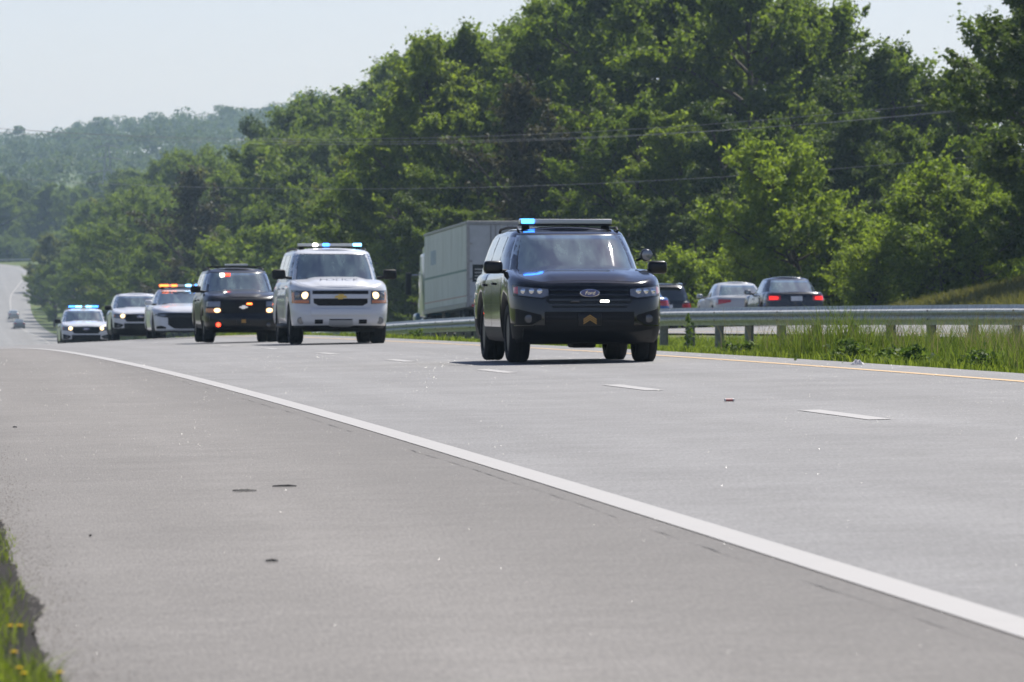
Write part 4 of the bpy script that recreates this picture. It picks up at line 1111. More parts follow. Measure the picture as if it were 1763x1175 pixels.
def tahoe(name, loc, rz, label, pitch=0.0):
    g = dict(name=name, loc=loc, rz=rz, pitch=pitch, paint='paint_white', W=1.0, F=2.55, R=-2.58, fa=1.58, ra=-1.37, wr=0.395, tw=0.275, rim='rim_black',
             zb=[(-2.6, .42), (-2.2, .36), (0, .36), (1.6, .34), (2.2, .31), (2.6, .33)],
             zt=[(-2.6, 1.2), (-2.3, 1.27), (.8, 1.28), (1.3, 1.285), (1.7, 1.27), (2.1, 1.22), (2.35, 1.16), (2.45, 1.12), (2.6, 1.09)], pf=4.2, qf=3.4, ycf=1.5,
             fprof=[(0, -.16), (.05, -.06), (.15, .02), (.42, .03), (.50, .0), (.52, -.03), (.78, -.045), (.9, -.06), (.96, -.085), (1, -.13)],
             lowt=0.06, belt=1.27, cw=[(0, .93), (.5, .865), (.85, .79), (.93, .765), (.97, .73), (1, .69)],
             cf=[(0, 1.42), (.5, 1.05), (.85, .80), (.95, .68), (1, .52)], cr=[(0, -2.52), (.5, -2.50), (.85, -2.42), (1, -2.3)], cyf=.3, cyr=-1.8,
             roof=[(-2.5, 1.86), (-1.8, 1.895), (-.3, 1.905), (.6, 1.885), (1.5, 1.86)],
             swin=[((.14, 1.08), (.10, .72)), ((-.92, .04), (-.92, 0.0)), ((-2.3, -1.02), (-2.25, -1.02))], doors=[(-.98, .06), (.08, 1.15)], handle='paint_white')
    root, sh, cab = suv(g); pt = M['paint_white']
    hood(root, sh, 1.38, 2.39, pt, ridge=.62, lift=0.035)
    # two-slot grille with body-coloured bar and bow-tie badge
    fr = front_patch(sh, -.60, .60, [(-.60, .80), (-.52, .725), (.52, .725), (.60, .80)], [(-.60, 1.09), (.60, 1.09)], off=0.012, n=14, m=6).build('grille_frame', pt, root)
    front_patch(sh, -.56, .56, 1.0, 1.065, off=0.02, n=12, m=3).build('grille_slot', M['plastic'], fr)
    front_patch(sh, -.54, .54, [(-.54, .82), (-.48, .765), (.48, .765), (.54, .82)], .905, off=0.02, n=12, m=4).build('grille_slot', M['plastic'], fr)
    front_patch(sh, -.58, .58, .912, .992, off=0.045, thick=.05, n=12, m=3).build('grille_bar', pt, fr)
    yb = sh.front(0, .95) + .055; w, h = .125, .05
    MB().prism([(-w, -h * .42), (-w * .42, -h * .42), (-w * .3, -h), (w * .5, -h), (w * .42, -h * .42), (w, -h * .42), (w * .85, h * .42), (w * .42, h * .42), (w * .3, h), (-w * .5, h), (-w * .42, h * .42), (-w * .85, h * .42)], 'y', 0, .012).build('badge', M['gold'], root).location = (0, yb - .008, .945)
    for sx in (-1, 1):
        hl = front_patch(sh, .61, .955, [(.61, .80), (.955, .815)], [(.61, 1.06), (.955, 1.075)], off=0.014, n=8, m=5, sx=sx).build('headlight', M['lens_dark'], root)
        for x, m in ((.70, 'e_head'), (.84, 'lens')):
            y = sh.front(x, .97); MB().ell((sx * x, y + .015, .97), (.062 if m == 'lens' else .075, .03, .06 if m == 'lens' else .07)).build('lit_bulb' if m == 'e_head' else 'reflector', M[m], hl)
        front_patch(sh, .63, .94, .815, .875, off=0.022, n=6, m=3, sx=sx).build('turn_lamp', M['amber'], hl)
        front_patch(sh, .905, .95, [(.905, .83), (.95, .84)], [(.905, 1.04), (.95, 1.04)], off=0.02, n=3, m=3, sx=sx).build('side_marker', M['amber'], hl)
        front_patch(sh, .36, .52, .405, .49, off=0.008, n=5, m=3, sx=sx).build('tow_hook_slot', M['plastic'], root)
        y = sh.front(.79, .47); fg = MB().lathe([(.07, 0), (.075, .012), (.055, .014)], (sx * .79, y - .0, .47), 'y', 18).build('fog_lamp', M['paint_grey'], root)
        MB().lathe([(.052, 0), (.052, .004)], (sx * .79, y + .0145, .47), 'y', 18).build('fog_lens', M['lens'], fg)
        mirror(root, sx, .99, 1.10, 1.40, 'plastic', w=.27, h=.20)
        front_patch(sh, .70, .94, .95, 1.2, off=0.012, rear=True, sx=sx, n=6, m=3).build('tail_light', M['red_lens'], root)
        MB().tube([(sx * .93, 1.1, .36), (sx * 1.0, .95, .36), (sx * 1.0, -.8, .36), (sx * .93, -.95, .36)], .04, 8).build('running_board', M['plastic'], root)
    front_patch(sh, -.60, .60, [(-.60, .58), (.60, .58)], [(-.60, .70), (.60, .70)], off=0.03, thick=.06, n=12, m=3).build('bumper_step', pt, root)
    pl = front_patch(sh, -.24, .24, [(-.24, .36), (-.2, .34), (.2, .34), (.24, .36)], .475, off=0.014, n=6, m=3).build('skid_panel', M['paint_silver'], root)
    front_patch(sh, -.23, .23, .478, .50, off=0.006, n=5, m=2).build('panel_shadow_gap', M['plastic'], root)
    text_mesh('hood_lettering', 'POLICE', 0.17, 'police_blue', root, (0, 2.10, sh.zt(2.10) + sh.crown + .046), (RAD(-10), 0, pi), extrude=0.002, sx=1.4)
    roof_rails(root, .70, .35, -2.1, 1.905)
    light_bar(root, 1.955, .66, [(.26, .35, 'e_white'), (.02, .15, 'e_blue'), (-.64, -.47, 'e_cyan')], y=.0, h=.08)
    tag(root, label, 'police car')
    return root

def blazer(name, loc, rz, label, pitch=0.0):
    g = dict(name=name, loc=loc, rz=rz, pitch=pitch, paint='paint_blackb', W=.87, F=2.32, R=-2.32, fa=1.38, ra=-1.33, wr=0.36, tw=0.245, rim='rim',
             zb=[(-2.4, .40), (-2.0, .34), (0, .32), (1.5, .30), (2.0, .27), (2.4, .28)],
             zt=[(-2.4, 1.05), (-2.1, 1.10), (.8, 1.12), (1.1, 1.13), (1.6, 1.10), (2.0, 1.05), (2.2, 1.0), (2.4, .95)], pf=4.5, qf=4.0, ycf=1.3,
             fprof=[(0, -.12), (.05, -.05), (.15, .0), (.42, .0), (.48, -.04), (.8, -.05), (.92, -.06), (.97, -.09), (1, -.13)],
             lowt=0.12, belt=1.11, cw=[(0, .83), (.5, .765), (.85, .69), (.93, .665), (.97, .63), (1, .59)],
             cf=[(0, 1.15), (.5, .76), (.85, .50), (.95, .38), (1, .22)], cr=[(0, -2.28), (.5, -2.24), (.85, -2.12), (1, -2.0)], cyf=.0, cyr=-1.6,
             roof=[(-2.3, 1.60), (-1.6, 1.635), (-.3, 1.645), (.5, 1.625), (1.2, 1.61)],
             swin=[((-.02, .86), (-.06, .42)), ((-.98, -.12), (-.98, -.16)), ((-2.1, -1.08), (-2.02, -1.08))], doors=[(-1.02, -.06), (-.04, .95)])
    root, sh, cab = suv(g); pt = M['paint_blackb']
    hood(root, sh, 1.10, 2.17, pt, ridge=.55, lift=0.03)
    gg = front_patch(sh, -.50, .50, .66, .93, off=0.01, n=12, m=5).build('grille', M['plastic'], root)
    for z in (.70, .745, .83, .875): front_patch(sh, -.48, .48, z, z + .02, off=0.022, thick=.02, n=10, m=2).build('grille_bar', M['gloss_black'], gg)
    front_patch(sh, -.80, .80, .775, .80, off=0.03, thick=.03, n=14, m=2).build('grille_crossbar', M['gloss_black'], gg)
    w, h = .10, .042; yb = sh.front(0, .79) + .045
    MB().prism([(-w, -h * .42), (-w * .42, -h * .42), (-w * .3, -h), (w * .5, -h), (w * .42, -h * .42), (w, -h * .42), (w * .85, h * .42), (w * .42, h * .42), (w * .3, h), (-w * .5, h), (-w * .42, h * .42), (-w * .85, h * .42)], 'y', 0, .012).build('badge', M['chrome'], root).location = (0, yb - .008, .79)
    MB().rbox(-.19, -.07, yb - .01, yb + .02, .845, .885, .008).build('grille_lamp', M['e_orange'], root)
    for sx in (-1, 1):
        hl = front_patch(sh, .51, .80, .80, .92, off=0.016, n=6, m=4, sx=sx).build('headlight', M['lens'], root)
        front_patch(sh, .50, .82, .67, .765, off=0.014, n=6, m=3, sx=sx).build('turn_lamp', M['amber'], hl)
        y = sh.front(.58, .72); MB().ell((sx * .58, y + .025, .72), (.075, .03, .05)).build('lit_bulb', M['e_head'], hl)
        mirror(root, sx, .85, .80, 1.20, 'plastic', w=.23, h=.16)
        front_patch(sh, .62, .82, .75, 1.0, off=0.012, rear=True, sx=sx, n=5, m=3).build('tail_light', M['red_lens'], root)
    y = sh.front(.56, .42)
    fl = MB().lathe([(.06, 0), (.065, .02), (.045, .03)], (.56, y, .40), 'y', 16).build('bumper_lamp', M['plastic'], root)
    MB().ell((.56, y + .03, .40), (.05, .02, .05)).build('lit_bulb', M['e_red'], fl)
    MB().lathe([(.045, 0), (.05, .02), (.035, .03)], (-.56, sh.front(.56, .42), .40), 'y', 16).build('bumper_lamp', M['lens_dark'], root)
    front_patch(sh, -.86, .86, .50, .60, off=0.03, thick=.06, n=16, m=3).build('bumper', pt, root)
    yp = sh.front(0, .47) + .02
    fp = MB().rbox(-.16, .16, yp - .01, yp + .008, .40, .56, .005).build('front_plate', M['gloss_black'], root)
    MB().rbox(-.05, .05, yp + .009, yp + .013, .44, .52, .002).build('plate_mark', M['brown_gold'], fp)
    # red and white flasher behind the top of the screen
    for x0, x1, m in ((.30, .40, 'e_white'), (.17, .295, 'e_red')):
        yy = cab.yf(.3, .80); MB().rbox(x0, x1, yy - .005, yy + .03, cab.z(0, .77), cab.z(0, .86), .008).build('screen_flasher', M[m], root)
    roof_rails(root, .60, .10, -1.85, 1.65, r=.022)
    for y in (-.15, -1.3):
        MB().rbox(-.58, .58, y - .03, y + .03, 1.70, 1.725, .008).build('rack_crossbar', M['plastic'], root)
    MB().rbox(-.28, .24, -.30, -.08, 1.728, 1.775, .015).build('rack_box', M['bar_lens'], root)
    MB().tube([(.40, -.1, 1.63), (.40, -.1, 1.72)], .014, 6).build('antenna', M['plastic'], root)
    tag(root, label, 'police car')
    return root

def charger(name, loc, rz, label, pitch=0.0):
    g = dict(name=name, loc=loc, rz=rz, pitch=pitch, paint='paint_white', W=.95, F=2.5, R=-2.5, fa=1.58, ra=-1.47, wr=0.355, tw=0.25, rim='rim',
             zb=[(-2.6, .30), (-2.2, .24), (0, .20), (1.5, .20), (2.1, .18), (2.6, .19)],
             zt=[(-2.6, .98), (-2.3, 1.02), (-1.6, 1.03), (.4, .98), (1.0, .97), (1.6, .93), (2.1, .87), (2.35, .81), (2.6, .76)], pf=3.2, qf=3.0, ycf=1.45,
             fprof=[(0, -.14), (.05, -.04), (.12, .02), (.35, .01), (.6, -.01), (.85, -.02), (.95, -.04), (1, -.09)],
             lowt=0.06, belt=.99, cw=[(0, .86), (.5, .77), (.85, .68), (.93, .65), (.97, .61), (1, .56)],
             cf=[(0, 1.12), (.5, .58), (.85, .22), (.95, .08), (1, -.12)], cr=[(0, -2.0), (.5, -1.55), (.85, -1.15), (1, -.9)], cyf=-.25, cyr=-.7,
             roof=[(-2.0, 1.36), (-1.2, 1.42), (-.4, 1.45), (.2, 1.425), (1.1, 1.40)],
             swin=[((-.05, .72), (-.12, .28)), ((-1.12, -.1), (-1.0, -.2))], doors=[(-1.05, -.04), (-.02, 1.0)], handle='paint_white')
    root, sh, cab = suv(g); pt = M['paint_white']
    hood(root, sh, 1.08, 2.32, pt, ridge=.60, lift=0.03)
    # dark face: lamps and grille in one band, trapezoid below
    front_patch(sh, -.90, .90, [(-.90, .66), (-.55, .60), (.55, .60), (.90, .66)], [(-.90, .735), (-.5, .745), (.5, .745), (.90, .735)], off=0.012, n=20, m=4).build('grille_band', M['gloss_black'], root)
    gl_ = front_patch(sh, -.52, .52, [(-.52, .40), (-.34, .28), (.34, .28), (.52, .40)], [(-.52, .605), (.52, .605)], off=0.010, n=14, m=5).build('grille', M['plastic'], root)
    for z in (.36, .44, .52): front_patch(sh, -.40, .40, z, z + .018, off=0.022, thick=.02, n=8, m=2).build('grille_bar', M['gloss_black'], gl_)
    for sx in (-1, 1):
        hl = front_patch(sh, .55, .88, [(.55, .635), (.88, .675)], [(.55, .70), (.88, .715)], off=0.02, n=6, m=3, sx=sx).build('headlight', M['lens_dark'], root)
        front_patch(sh, .60, .74, .655, .69, off=0.027, n=4, m=3, sx=sx).build('lens', M['lens'], hl)
        front_patch(sh, .58, .84, [(.58, .28), (.84, .28)], [(.58, .33), (.70, .37), (.84, .35)], off=0.008, n=7, m=3, sx=sx).build('fog_pocket', M['plastic'], root)
        mirror(root, sx, .88, .78, 1.05, 'paint_white', w=.22, h=.15)
        front_patch(sh, .25, .88, .80, .93, off=0.012, rear=True, sx=sx, n=6, m=3).build('tail_light', M['red_lens'], root)
    front_patch(sh, -.82, .82, .215, .25, off=0.03, thick=.05, n=14, m=2).build('chin_splitter', pt, root)
    light_bar(root, 1.50, .60, [(.34, .60, 'e_orange'), (.10, .27, 'e_orange'), (-.32, -.16, 'e_cyan'), (-.59, -.44, 'e_blue')], y=-.25, h=.085)
    tag(root, label, 'police car')
    return root

def sedan(name, loc, rz, paint, label, pitch=0.0, H=1.43, W=.90, tail='split', lit=True, plate=True, cat='car', L2=2.4):
    k = H / 1.43
    g = dict(name=name, loc=loc, rz=rz, pitch=pitch, paint=paint, W=W, F=L2, R=-L2, fa=L2 - .95, ra=-L2 + 1.08, wr=0.325, tw=0.215, rim='rim',
             zb=[(-2.6, .34), (-2.2, .26), (0, .20), (1.5, .20), (2.6, .22)],
             zt=[(-2.6, .92 * k), (-2.3, .97 * k), (-1.6, .99 * k), (-.4, .96 * k), (.9, .93 * k), (1.5, .90 * k), (2.1, .80 * k), (2.6, .70 * k)], ycf=L2 - 1.0, ycr=-L2 + .7,
             rprof=[(0, .1), (.1, .02), (.25, -.02), (.45, 0.0), (.8, .02), (.93, .05), (1, .12)],
             lowt=0.03, belt=.96 * k, cw=[(0, .84 * W / .9), (.5, .75 * W / .9), (.85, .655 * W / .9), (.93, .62 * W / .9), (.97, .58 * W / .9), (1, .53 * W / .9)],
             cf=[(0, 1.15), (.5, .62), (.85, .30), (.95, .15), (1, -.05)], cr=[(0, -1.86), (.5, -1.45), (.85, -1.12), (.95, -1.0), (1, -.85)], cyf=-.2, cyr=-.62,
             roof=[(-1.9, 1.35 * k), (-1.0, 1.40 * k), (-.4, 1.415 * k), (.2, 1.40 * k), (1.2, 1.38 * k)],
             swin=[((-.02, .76), (-.08, .36)), ((-1.02, -.07), (-.92, -.15)), ], doors=[(-1.0, -.03), (-.01, 1.0)], handle=paint, rglass='glass', rw0=.12, rw1=.88)
    root, sh, cab = suv(g)
    hood(root, sh, 1.12, L2 - .24, M[paint])
    for sx in (-1, 1):
        if tail == 'split':
            tl = front_patch(sh, .48, .86, [(.48, .74 * k), (.86, .72 * k)], [(.48, .88 * k), (.86, .90 * k)], off=0.014, rear=True, sx=sx, n=8, m=4).build('tail_light', M['red_lens'], root)
            if lit: front_patch(sh, .55, .80, [(.55, .76 * k), (.80, .75 * k)], [(.55, .85 * k), (.80, .86 * k)], off=0.022, rear=True, sx=sx, n=6, m=3).build('lit_lens', M['e_tail'], tl)
        else:
            tl = front_patch(sh, .42, .87, [(.42, .78 * k), (.87, .70 * k)], [(.42, .86 * k), (.87, .88 * k)], off=0.014, rear=True, sx=sx, n=8, m=4).build('tail_light', M['red_lens'], root)
        front_patch(sh, .45, .85, .58, .70, off=0.014, sx=sx, n=6, m=3).build('headlight', M['lens'], root)
        mirror(root, sx, .86 * W / .9, .72, 1.0 * k, paint, w=.2, h=.14)
    front_patch(sh, -.50, .50, .56, .70, off=0.012, n=10, m=3).build('grille', M['plastic'], root)
    front_patch(sh, -W * .93, W * .93, .44, .56, off=0.035, thick=.06, rear=True, n=16, m=3).build('bumper', M[paint], root)
    if plate:
        front_patch(sh, -.17, .17, .72 * k, .86 * k, off=0.014, rear=True, n=5, m=3).build('rear_plate', M['plate'], root)
    tag(root, label, cat)
    return root, sh, cab

def small_suv(name, loc, rz, paint, label, pitch=0.0):
    g = dict(name=name, loc=loc, rz=rz, pitch=pitch, paint=paint, W=.93, F=2.35, R=-2.35, fa=1.42, ra=-1.3, wr=0.36, tw=0.235, rim='rim',
             zb=[(-2.6, .36), (-2.2, .30), (0, .26), (2.6, .26)],
             zt=[(-2.6, 1.0), (-2.3, 1.06), (.8, 1.06), (1.3, 1.05), (1.9, .98), (2.5, .88)], ycf=1.4, ycr=-1.7,
             lowt=.12, belt=1.06, cw=[(0, .87), (.5, .80), (.85, .71), (.93, .68), (.97, .65), (1, .60)],
             cf=[(0, 1.25), (.5, .80), (.85, .45), (1, .15)], cr=[(0, -2.3), (.5, -2.16), (.85, -1.98), (1, -1.8)], cyf=-.1, cyr=-1.5,
             roof=[(-2.2, 1.60), (-1.5, 1.66), (-.4, 1.69), (.3, 1.67), (1.3, 1.65)],
             swin=[((.0, .86), (-.05, .42)), ((-.95, -.08), (-.95, -.12)), ((-2.0, -1.05), (-1.9, -1.05))], doors=[(-1.0, -.03), (-.01, 1.0)], handle=paint, rw0=.10, rw1=.86)
    root, sh, cab = suv(g)
    for sx in (-1, 1):
        front_patch(sh, .52, .90, [(.52, .82), (.90, .80)], [(.52, .95), (.90, .99)], off=0.014, rear=True, sx=sx, n=8, m=4).build('tail_light', M['red_lens'], root)
        front_patch(sh, .5, .88, .70, .85, off=0.014, sx=sx, n=6, m=3).build('headlight', M['lens'], root)
        mirror(root, sx, .90, .80, 1.14, paint, w=.22, h=.16)
    front_patch(sh, -.5, .5, .62, .80, off=0.012, n=8, m=3).build('grille', M['plastic'], root)
    front_patch(sh, -.9, .9, .45, .60, off=0.03, thick=.06, rear=True, n=14, m=3).build('bumper', M['plastic'], root)
    front_patch(sh, -.17, .17, .80, .93, off=0.014, rear=True, n=5, m=3).build('rear_plate', M['plate'], root)
    roof_rails(root, .62, .1, -1.7, 1.69, mat='chrome')
    MB().rbox(-.6, .6, -2.08, -1.86, 1.63, 1.67, .012).build('roof_spoiler', M[paint], root)
    tag(root, label, 'car')
    return root

# ------------------------------------------------------------------ the convoy and the traffic
def spot(X, D):
    return (X, D, float(height(X, D)) + 0.004)
def slope(X, D):                                # nose-up angle of a car heading away from the camera
    return atan2(float(height(X, D + 1.4) - height(X, D - 1.4)), 2.8)
def bend(D): return atan2(float(sway(D + 5) - sway(D - 5)), 10.0)
def coming(X, D): return dict(loc=spot(X, D), rz=pi + bend(D), pitch=-slope(X, D))
def going(X, D): return dict(loc=spot(X, D), rz=bend(D), pitch=slope(X, D))

explorer('police_suv', paint='paint_black', label='unmarked black police SUV with gold chevrons leading the convoy', lead=True, lights=[(.43, .60, 'e_blue')], **coming(8.42, 74.4))
tahoe('police_suv', label='large white police SUV with lit headlamps behind the black lead vehicle', **coming(8.13, 114.6))
blazer('police_suv', label='older black police SUV with red flasher behind its screen and roof rack', **coming(6.92, 127.5))
charger('police_sedan', label='white police sedan with red and orange roof bar lamps behind the old black SUV', **coming(7.38, 166))
explorer('police_suv', paint='paint_white', label='white police SUV without roof bar between the white sedan and the rearmost SUV', heads=True, **coming(7.55, 206))
explorer('police_suv', paint='paint_white', label='rearmost white police SUV with a row of blue roof lamps', heads=True,
         lights=[(.60, .36, 'e_blue'), (.33, .08, 'e_cyan'), (-.10, -.34, 'e_cyan'), (-.37, -.60, 'e_blue')], **coming(6.3, 231))

sedan('sedan', paint='paint_navy', label='dark sedan with glowing red tail lamps and white plate beyond the guardrail', **going(25.45, 167))
sedan('sedan', paint='paint_silver', label='silver sedan driving ahead of the dark sedan beyond the guardrail', tail='wide', lit=False, plate=False, **going(26.2, 183))
small_suv('family_suv', paint='paint_navy', label='dark blue SUV with red tail lamps half hidden by the lead police SUV', **going(26.5, 204))
sedan('hatchback', paint='paint_blue', label='bright blue car mostly hidden behind the lead police SUV', lit=False, H=1.46, **going(21.5, 172))
sedan('sedan', paint='paint_silver', label='tiny pale sedan on the far descending lanes, ahead of the dark one', lit=False, plate=False, **going(13.9, 930))
sedan('sedan', paint='paint_grey', label='tiny dark sedan on the far descending lanes by the white edge line', lit=False, plate=False, **going(13.9, 872))

# ------------------------------------------------------------------ lorry
def trailer_side():
    n = Nodes('trailer_skin'); co = n.coord()
    mp = n.new("Mapping"); mp.inputs['Scale'].default_value = (1, 1.6, 0.25); n.l(co, mp.inputs[0])
    q = n.noise(1.6, 5, 0.65, mp.outputs[0])
    n.base(n.ramp(q.outputs[0], [(0.3, (0.45, 0.46, 0.43)), (0.5, (0.58, 0.60, 0.58)), (0.72, (0.66, 0.67, 0.66))])); n.set(rough=0.5, spec=0.4)
    return n.mat
M['trailer'] = trailer_side()
M['trailer_trim'] = simple('trailer_trim', (0.30, 0.30, 0.30), 0.5, metal=0.5, var=0.2)
M['rear_door'] = simple('trailer_rear_door', (0.40, 0.42, 0.45), 0.5, var=0.1, scale=3)
M['teal_stripe'] = simple('teal_stripe', (0.10, 0.20, 0.19), 0.5)
M['red_tape'] = simple('red_reflective_tape', (0.40, 0.20, 0.17), 0.5)
M['cab_teal'] = car_paint('teal_cab_paint', (0.02, 0.10, 0.16), 0.3, 0.04)
M['logo_blue'] = simple('faded_blue_print', (0.36, 0.43, 0.50), 0.6, var=0.3, scale=8)
def semi_trailer(loc, rz, pitch):
    r = empty('semi_trailer', loc); r.rotation_euler = (pitch, 0, rz)
    L, W, z0, z1 = 14.6, 1.29, 1.15, 4.25            # rear at y = 0, front at y = L
    MB().box(-W + .02, W - .02, .03, L - .02, z0, z1 - .02).build('cargo_box', M['trailer'], r, smooth=False)
    for sx in (-1, 1):
        for i in range(14):                          # riveted side panels with posts between
            y0 = .06 + i * (L - .12) / 14; y1 = y0 + (L - .12) / 14 - .03
            MB().rbox(sx * (W - .008) - .012, sx * (W - .008) + .012, y0, y1, z0 + .14, z1 - .12, .006, seg=1).build('side_panel', M['trailer'], r, smooth=False)
        MB().rbox(sx * W - .03, sx * W + .03, .0, L, z0 - .06, z0 + .12, .01, seg=1).build('side_rail', M['trailer_trim'], r)
        MB().rbox(sx * W - .03, sx * W + .03, .0, L, z1 - .10, z1, .01, seg=1).build('top_rail', M['trailer_trim'], r)
        MB().box(sx * (W + .006) - .004, sx * (W + .006) + .004, .1, L - .1, 2.42, 2.50).build('stripe', M['teal_stripe'], r, smooth=False)
        MB().box(sx * (W + .006) - .004, sx * (W + .006) + .004, .1, L - .1, 1.50, 1.535).build('stripe', M['red_tape'], r, smooth=False)
        MB().box(sx * (W + .006) - .004, sx * (W + .006) + .004, 10.4, 12.2, 2.95, 3.5).build('faded_logo', M['logo_blue'], r, smooth=False)
        d = MB().rbox(sx * .62 - .58, sx * .62 + .58, -.035, .02, z0 + .12, z1 - .14, .008, seg=1).build('rear_door', M['rear_door'], r)
        for z in (1.45, 2.1, 2.75, 3.4): MB().rbox(sx * 1.17 - .09, sx * 1.17 + .09, -.06, -.036, z, z + .07, .006, seg=1).build('hinge', M['trailer_trim'], d)
        MB().tube([(sx * .22, -.065, z0 + .08), (sx * .22, -.065, z1 - .1)], .02, 8).build('lock_rod', M['trailer_trim'], d)
        MB().tube([(sx * .40, -.065, z0 + .08), (sx * .40, -.065, z1 - .1)], .02, 8).build('lock_rod', M['trailer_trim'], d)
        MB().rbox(sx * 1.0 - .12, sx * 1.0 + .12, -.06, -.02, z0 - .05, z0 + .05, .01).build('tail_light', M['red_lens'], r)
        for y in (1.7, 2.95):
            for xi in (.78, 1.10): add_wheel(r, sx * xi, y, .52, .27, 'rim')
        MB().box(sx * 1.0 - .015, sx * 1.0 + .015, .6, .62, .35, .95).build('mud_flap', M['plastic'], r, smooth=False)
        MB().rbox(sx * .9 - .05, sx * .9 + .05, L - 3.4, L - 3.3, .35, z0, .01, seg=1).build('landing_leg', M['trailer_trim'], r)
    MB().rbox(-W, W, -.045, .04, z1 - .13, z1 + .015, .01, seg=1).build('rear_header', M['trailer_trim'], r)
    MB().box(-W + .02, W - .02, .0, L, z1 - .018, z1 + .012).build('roof_sheet', M['trailer_trim'], r, smooth=False)
    for sx in (-1, 1): MB().rbox(sx * 1.24 - .06, sx * 1.24 + .06, -.045, .03, z0 - .05, z1 - .1, .008, seg=1).build('rear_post', M['trailer_trim'], r)
    MB().rbox(-1.15, 1.15, .02, .12, .50, .62, .01).build('under_ride_bar', M['red_lens'], r)
    for sx in (-1, 1): MB().rbox(sx * .5 - .04, sx * .5 + .04, .03, .11, .62, z0, .01, seg=1).build('bar_bracket', M['trailer_trim'], r)
    # dark notice plate with pale lines of print on the left door
    nt = MB().rbox(-1.08, -.40, -.042, -.036, 2.02, 2.66, .002, seg=1).build('notice_plate', M['plastic'], r, smooth=False)
    for i in range(4): MB().box(-1.0, -.5 - .1 * (i % 2), -.046, -.043, 2.10 + i * .12, 2.15 + i * .12).build('print_line', M['trailer_trim'], nt, smooth=False)
    MB().rbox(-.45, .45, 1.2, L - 1.5, .85, z0 - .02, .02).build('chassis_beam', M['plastic'], r)
    tag(r, 'dirty white box trailer with teal stripe behind the guardrail', 'trailer')
    return r
def tractor(loc, rz, pitch):
    r = empty('truck_tractor', loc); r.rotation_euler = (pitch, 0, rz)     # rear axle group at y = 0
    sl = MB().rbox(-1.2, 1.2, 1.5, 3.4, 1.0, 3.55, .12, seg=3).build('sleeper_cab', M['cab_teal'], r)
    MB().rbox(-1.1, 1.1, 3.38, 4.7, 1.0, 2.95, .15, seg=3).build('cab', M['cab_teal'], r)
    MB().rbox(-.95, .95, 4.6, 6.6, .95, 1.95, .22, seg=4).build('engine_hood', M['cab_teal'], r)
    MB().prism([(1.7, 3.5), (3.3, 3.5), (3.2, 3.75), (1.7, 3.95)], 'x', -1.1, 1.1).build('roof_fairing', M['cab_teal'], r)
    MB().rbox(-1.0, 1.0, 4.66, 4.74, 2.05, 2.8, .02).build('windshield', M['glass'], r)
    MB().rbox(-1.15, 1.15, 6.4, 6.75, .45, .85, .06).build('bumper', M['chrome'], r)
    MB().rbox(-.6, .6, 6.56, 6.64, 1.0, 1.75, .02).build('grille', M['chrome'], r)
    MB().box(-.45, .45, -1.2, 6.2, .65, .95).build('frame_rails', M['plastic'], r, smooth=False)
    for sx in (-1, 1):
        MB().rbox(sx * 1.11 - .012, sx * 1.11 + .012, 3.55, 4.5, 2.05, 2.75, .01).build('side_window', M['glass_side'], r)
        m = MB().rbox(sx * 1.52 - .11, sx * 1.52 + .11, 4.55, 4.70, 1.95, 2.85, .03).build('mirror', M['plastic'], r)
        MB().tube([(sx * 1.1, 4.5, 2.75), (sx * 1.45, 4.62, 2.75)], .02, 6).build('mirror_arm', M['chrome'], m)
        MB().tube([(sx * 1.05, 1.35, .9), (sx * 1.05, 1.35, 3.9)], .075, 10).build('exhaust_stack', M['plastic'], r)
        MB().lathe([(.32, -.7), (.32, .7)], (sx * 1.0, 2.6, .7), 'y', 18).build('fuel_tank', M['chrome'], r)
        MB().rbox(sx * .98 - .2, sx * .98 + .2, 5.1, 6.3, .85, 1.25, .12, seg=3).build('fender', M['cab_teal'], r)
        MB().rbox(sx * .85 - .14, sx * .85 + .14, 6.5, 6.62, 1.0, 1.25, .03).build('headlight', M['lens'], r)
        add_wheel(r, sx * 1.02, 5.65, .52, .30, 'rim')
        for y in (-.65, .65):
            for xi in (.78, 1.10): add_wheel(r, sx * xi, y, .52, .27, 'rim')
    tag(r, 'teal long-nosed truck tractor pulling the white trailer', 'truck')
    return r
tx, td = 20.95, 206.0
tp = atan2(float(height(20.9, td + 12) - height(tx, td + 1)), 11.0)
tl_rz = bend(215)
semi_trailer((tx, td, float(height(tx, td + 2.3)) - 2.3 * tp + .004), tl_rz, tp)
c_ = Vector((tx, td, 0)) + Matrix.Rotation(tl_rz, 3, 'Z') @ Vector((0, 13.8, 0))
tractor((c_.x, c_.y, float(height(c_.x, c_.y)) + .01), tl_rz, slope(c_.x, c_.y))

# ------------------------------------------------------------------ trees on the near side, mirrored in the car bodies
for i in range(13):
    k = ['oak_b', 'poplar_a', 'olive_a', 'oak_a', 'deep_a'][i % 5]
    plant(k, -14.5 - (i * 7 % 5), 140 + i * 23, 9 + (i * 5 % 4), LOOK[k] + ' lining the near verge behind the wide paved shoulder', 'trees lining the near verge', 1.1)

for i in range(14):
    plant(['bush_a', 'young_b'][i % 3 == 0], -8 + i * 3.7, 1262 + (i * 5 % 7), 4.2 + (i * 3 % 4) * .6, 'leafy bush behind the pale guardrail of the far bend', 'bushes along the far bend', 1.5)

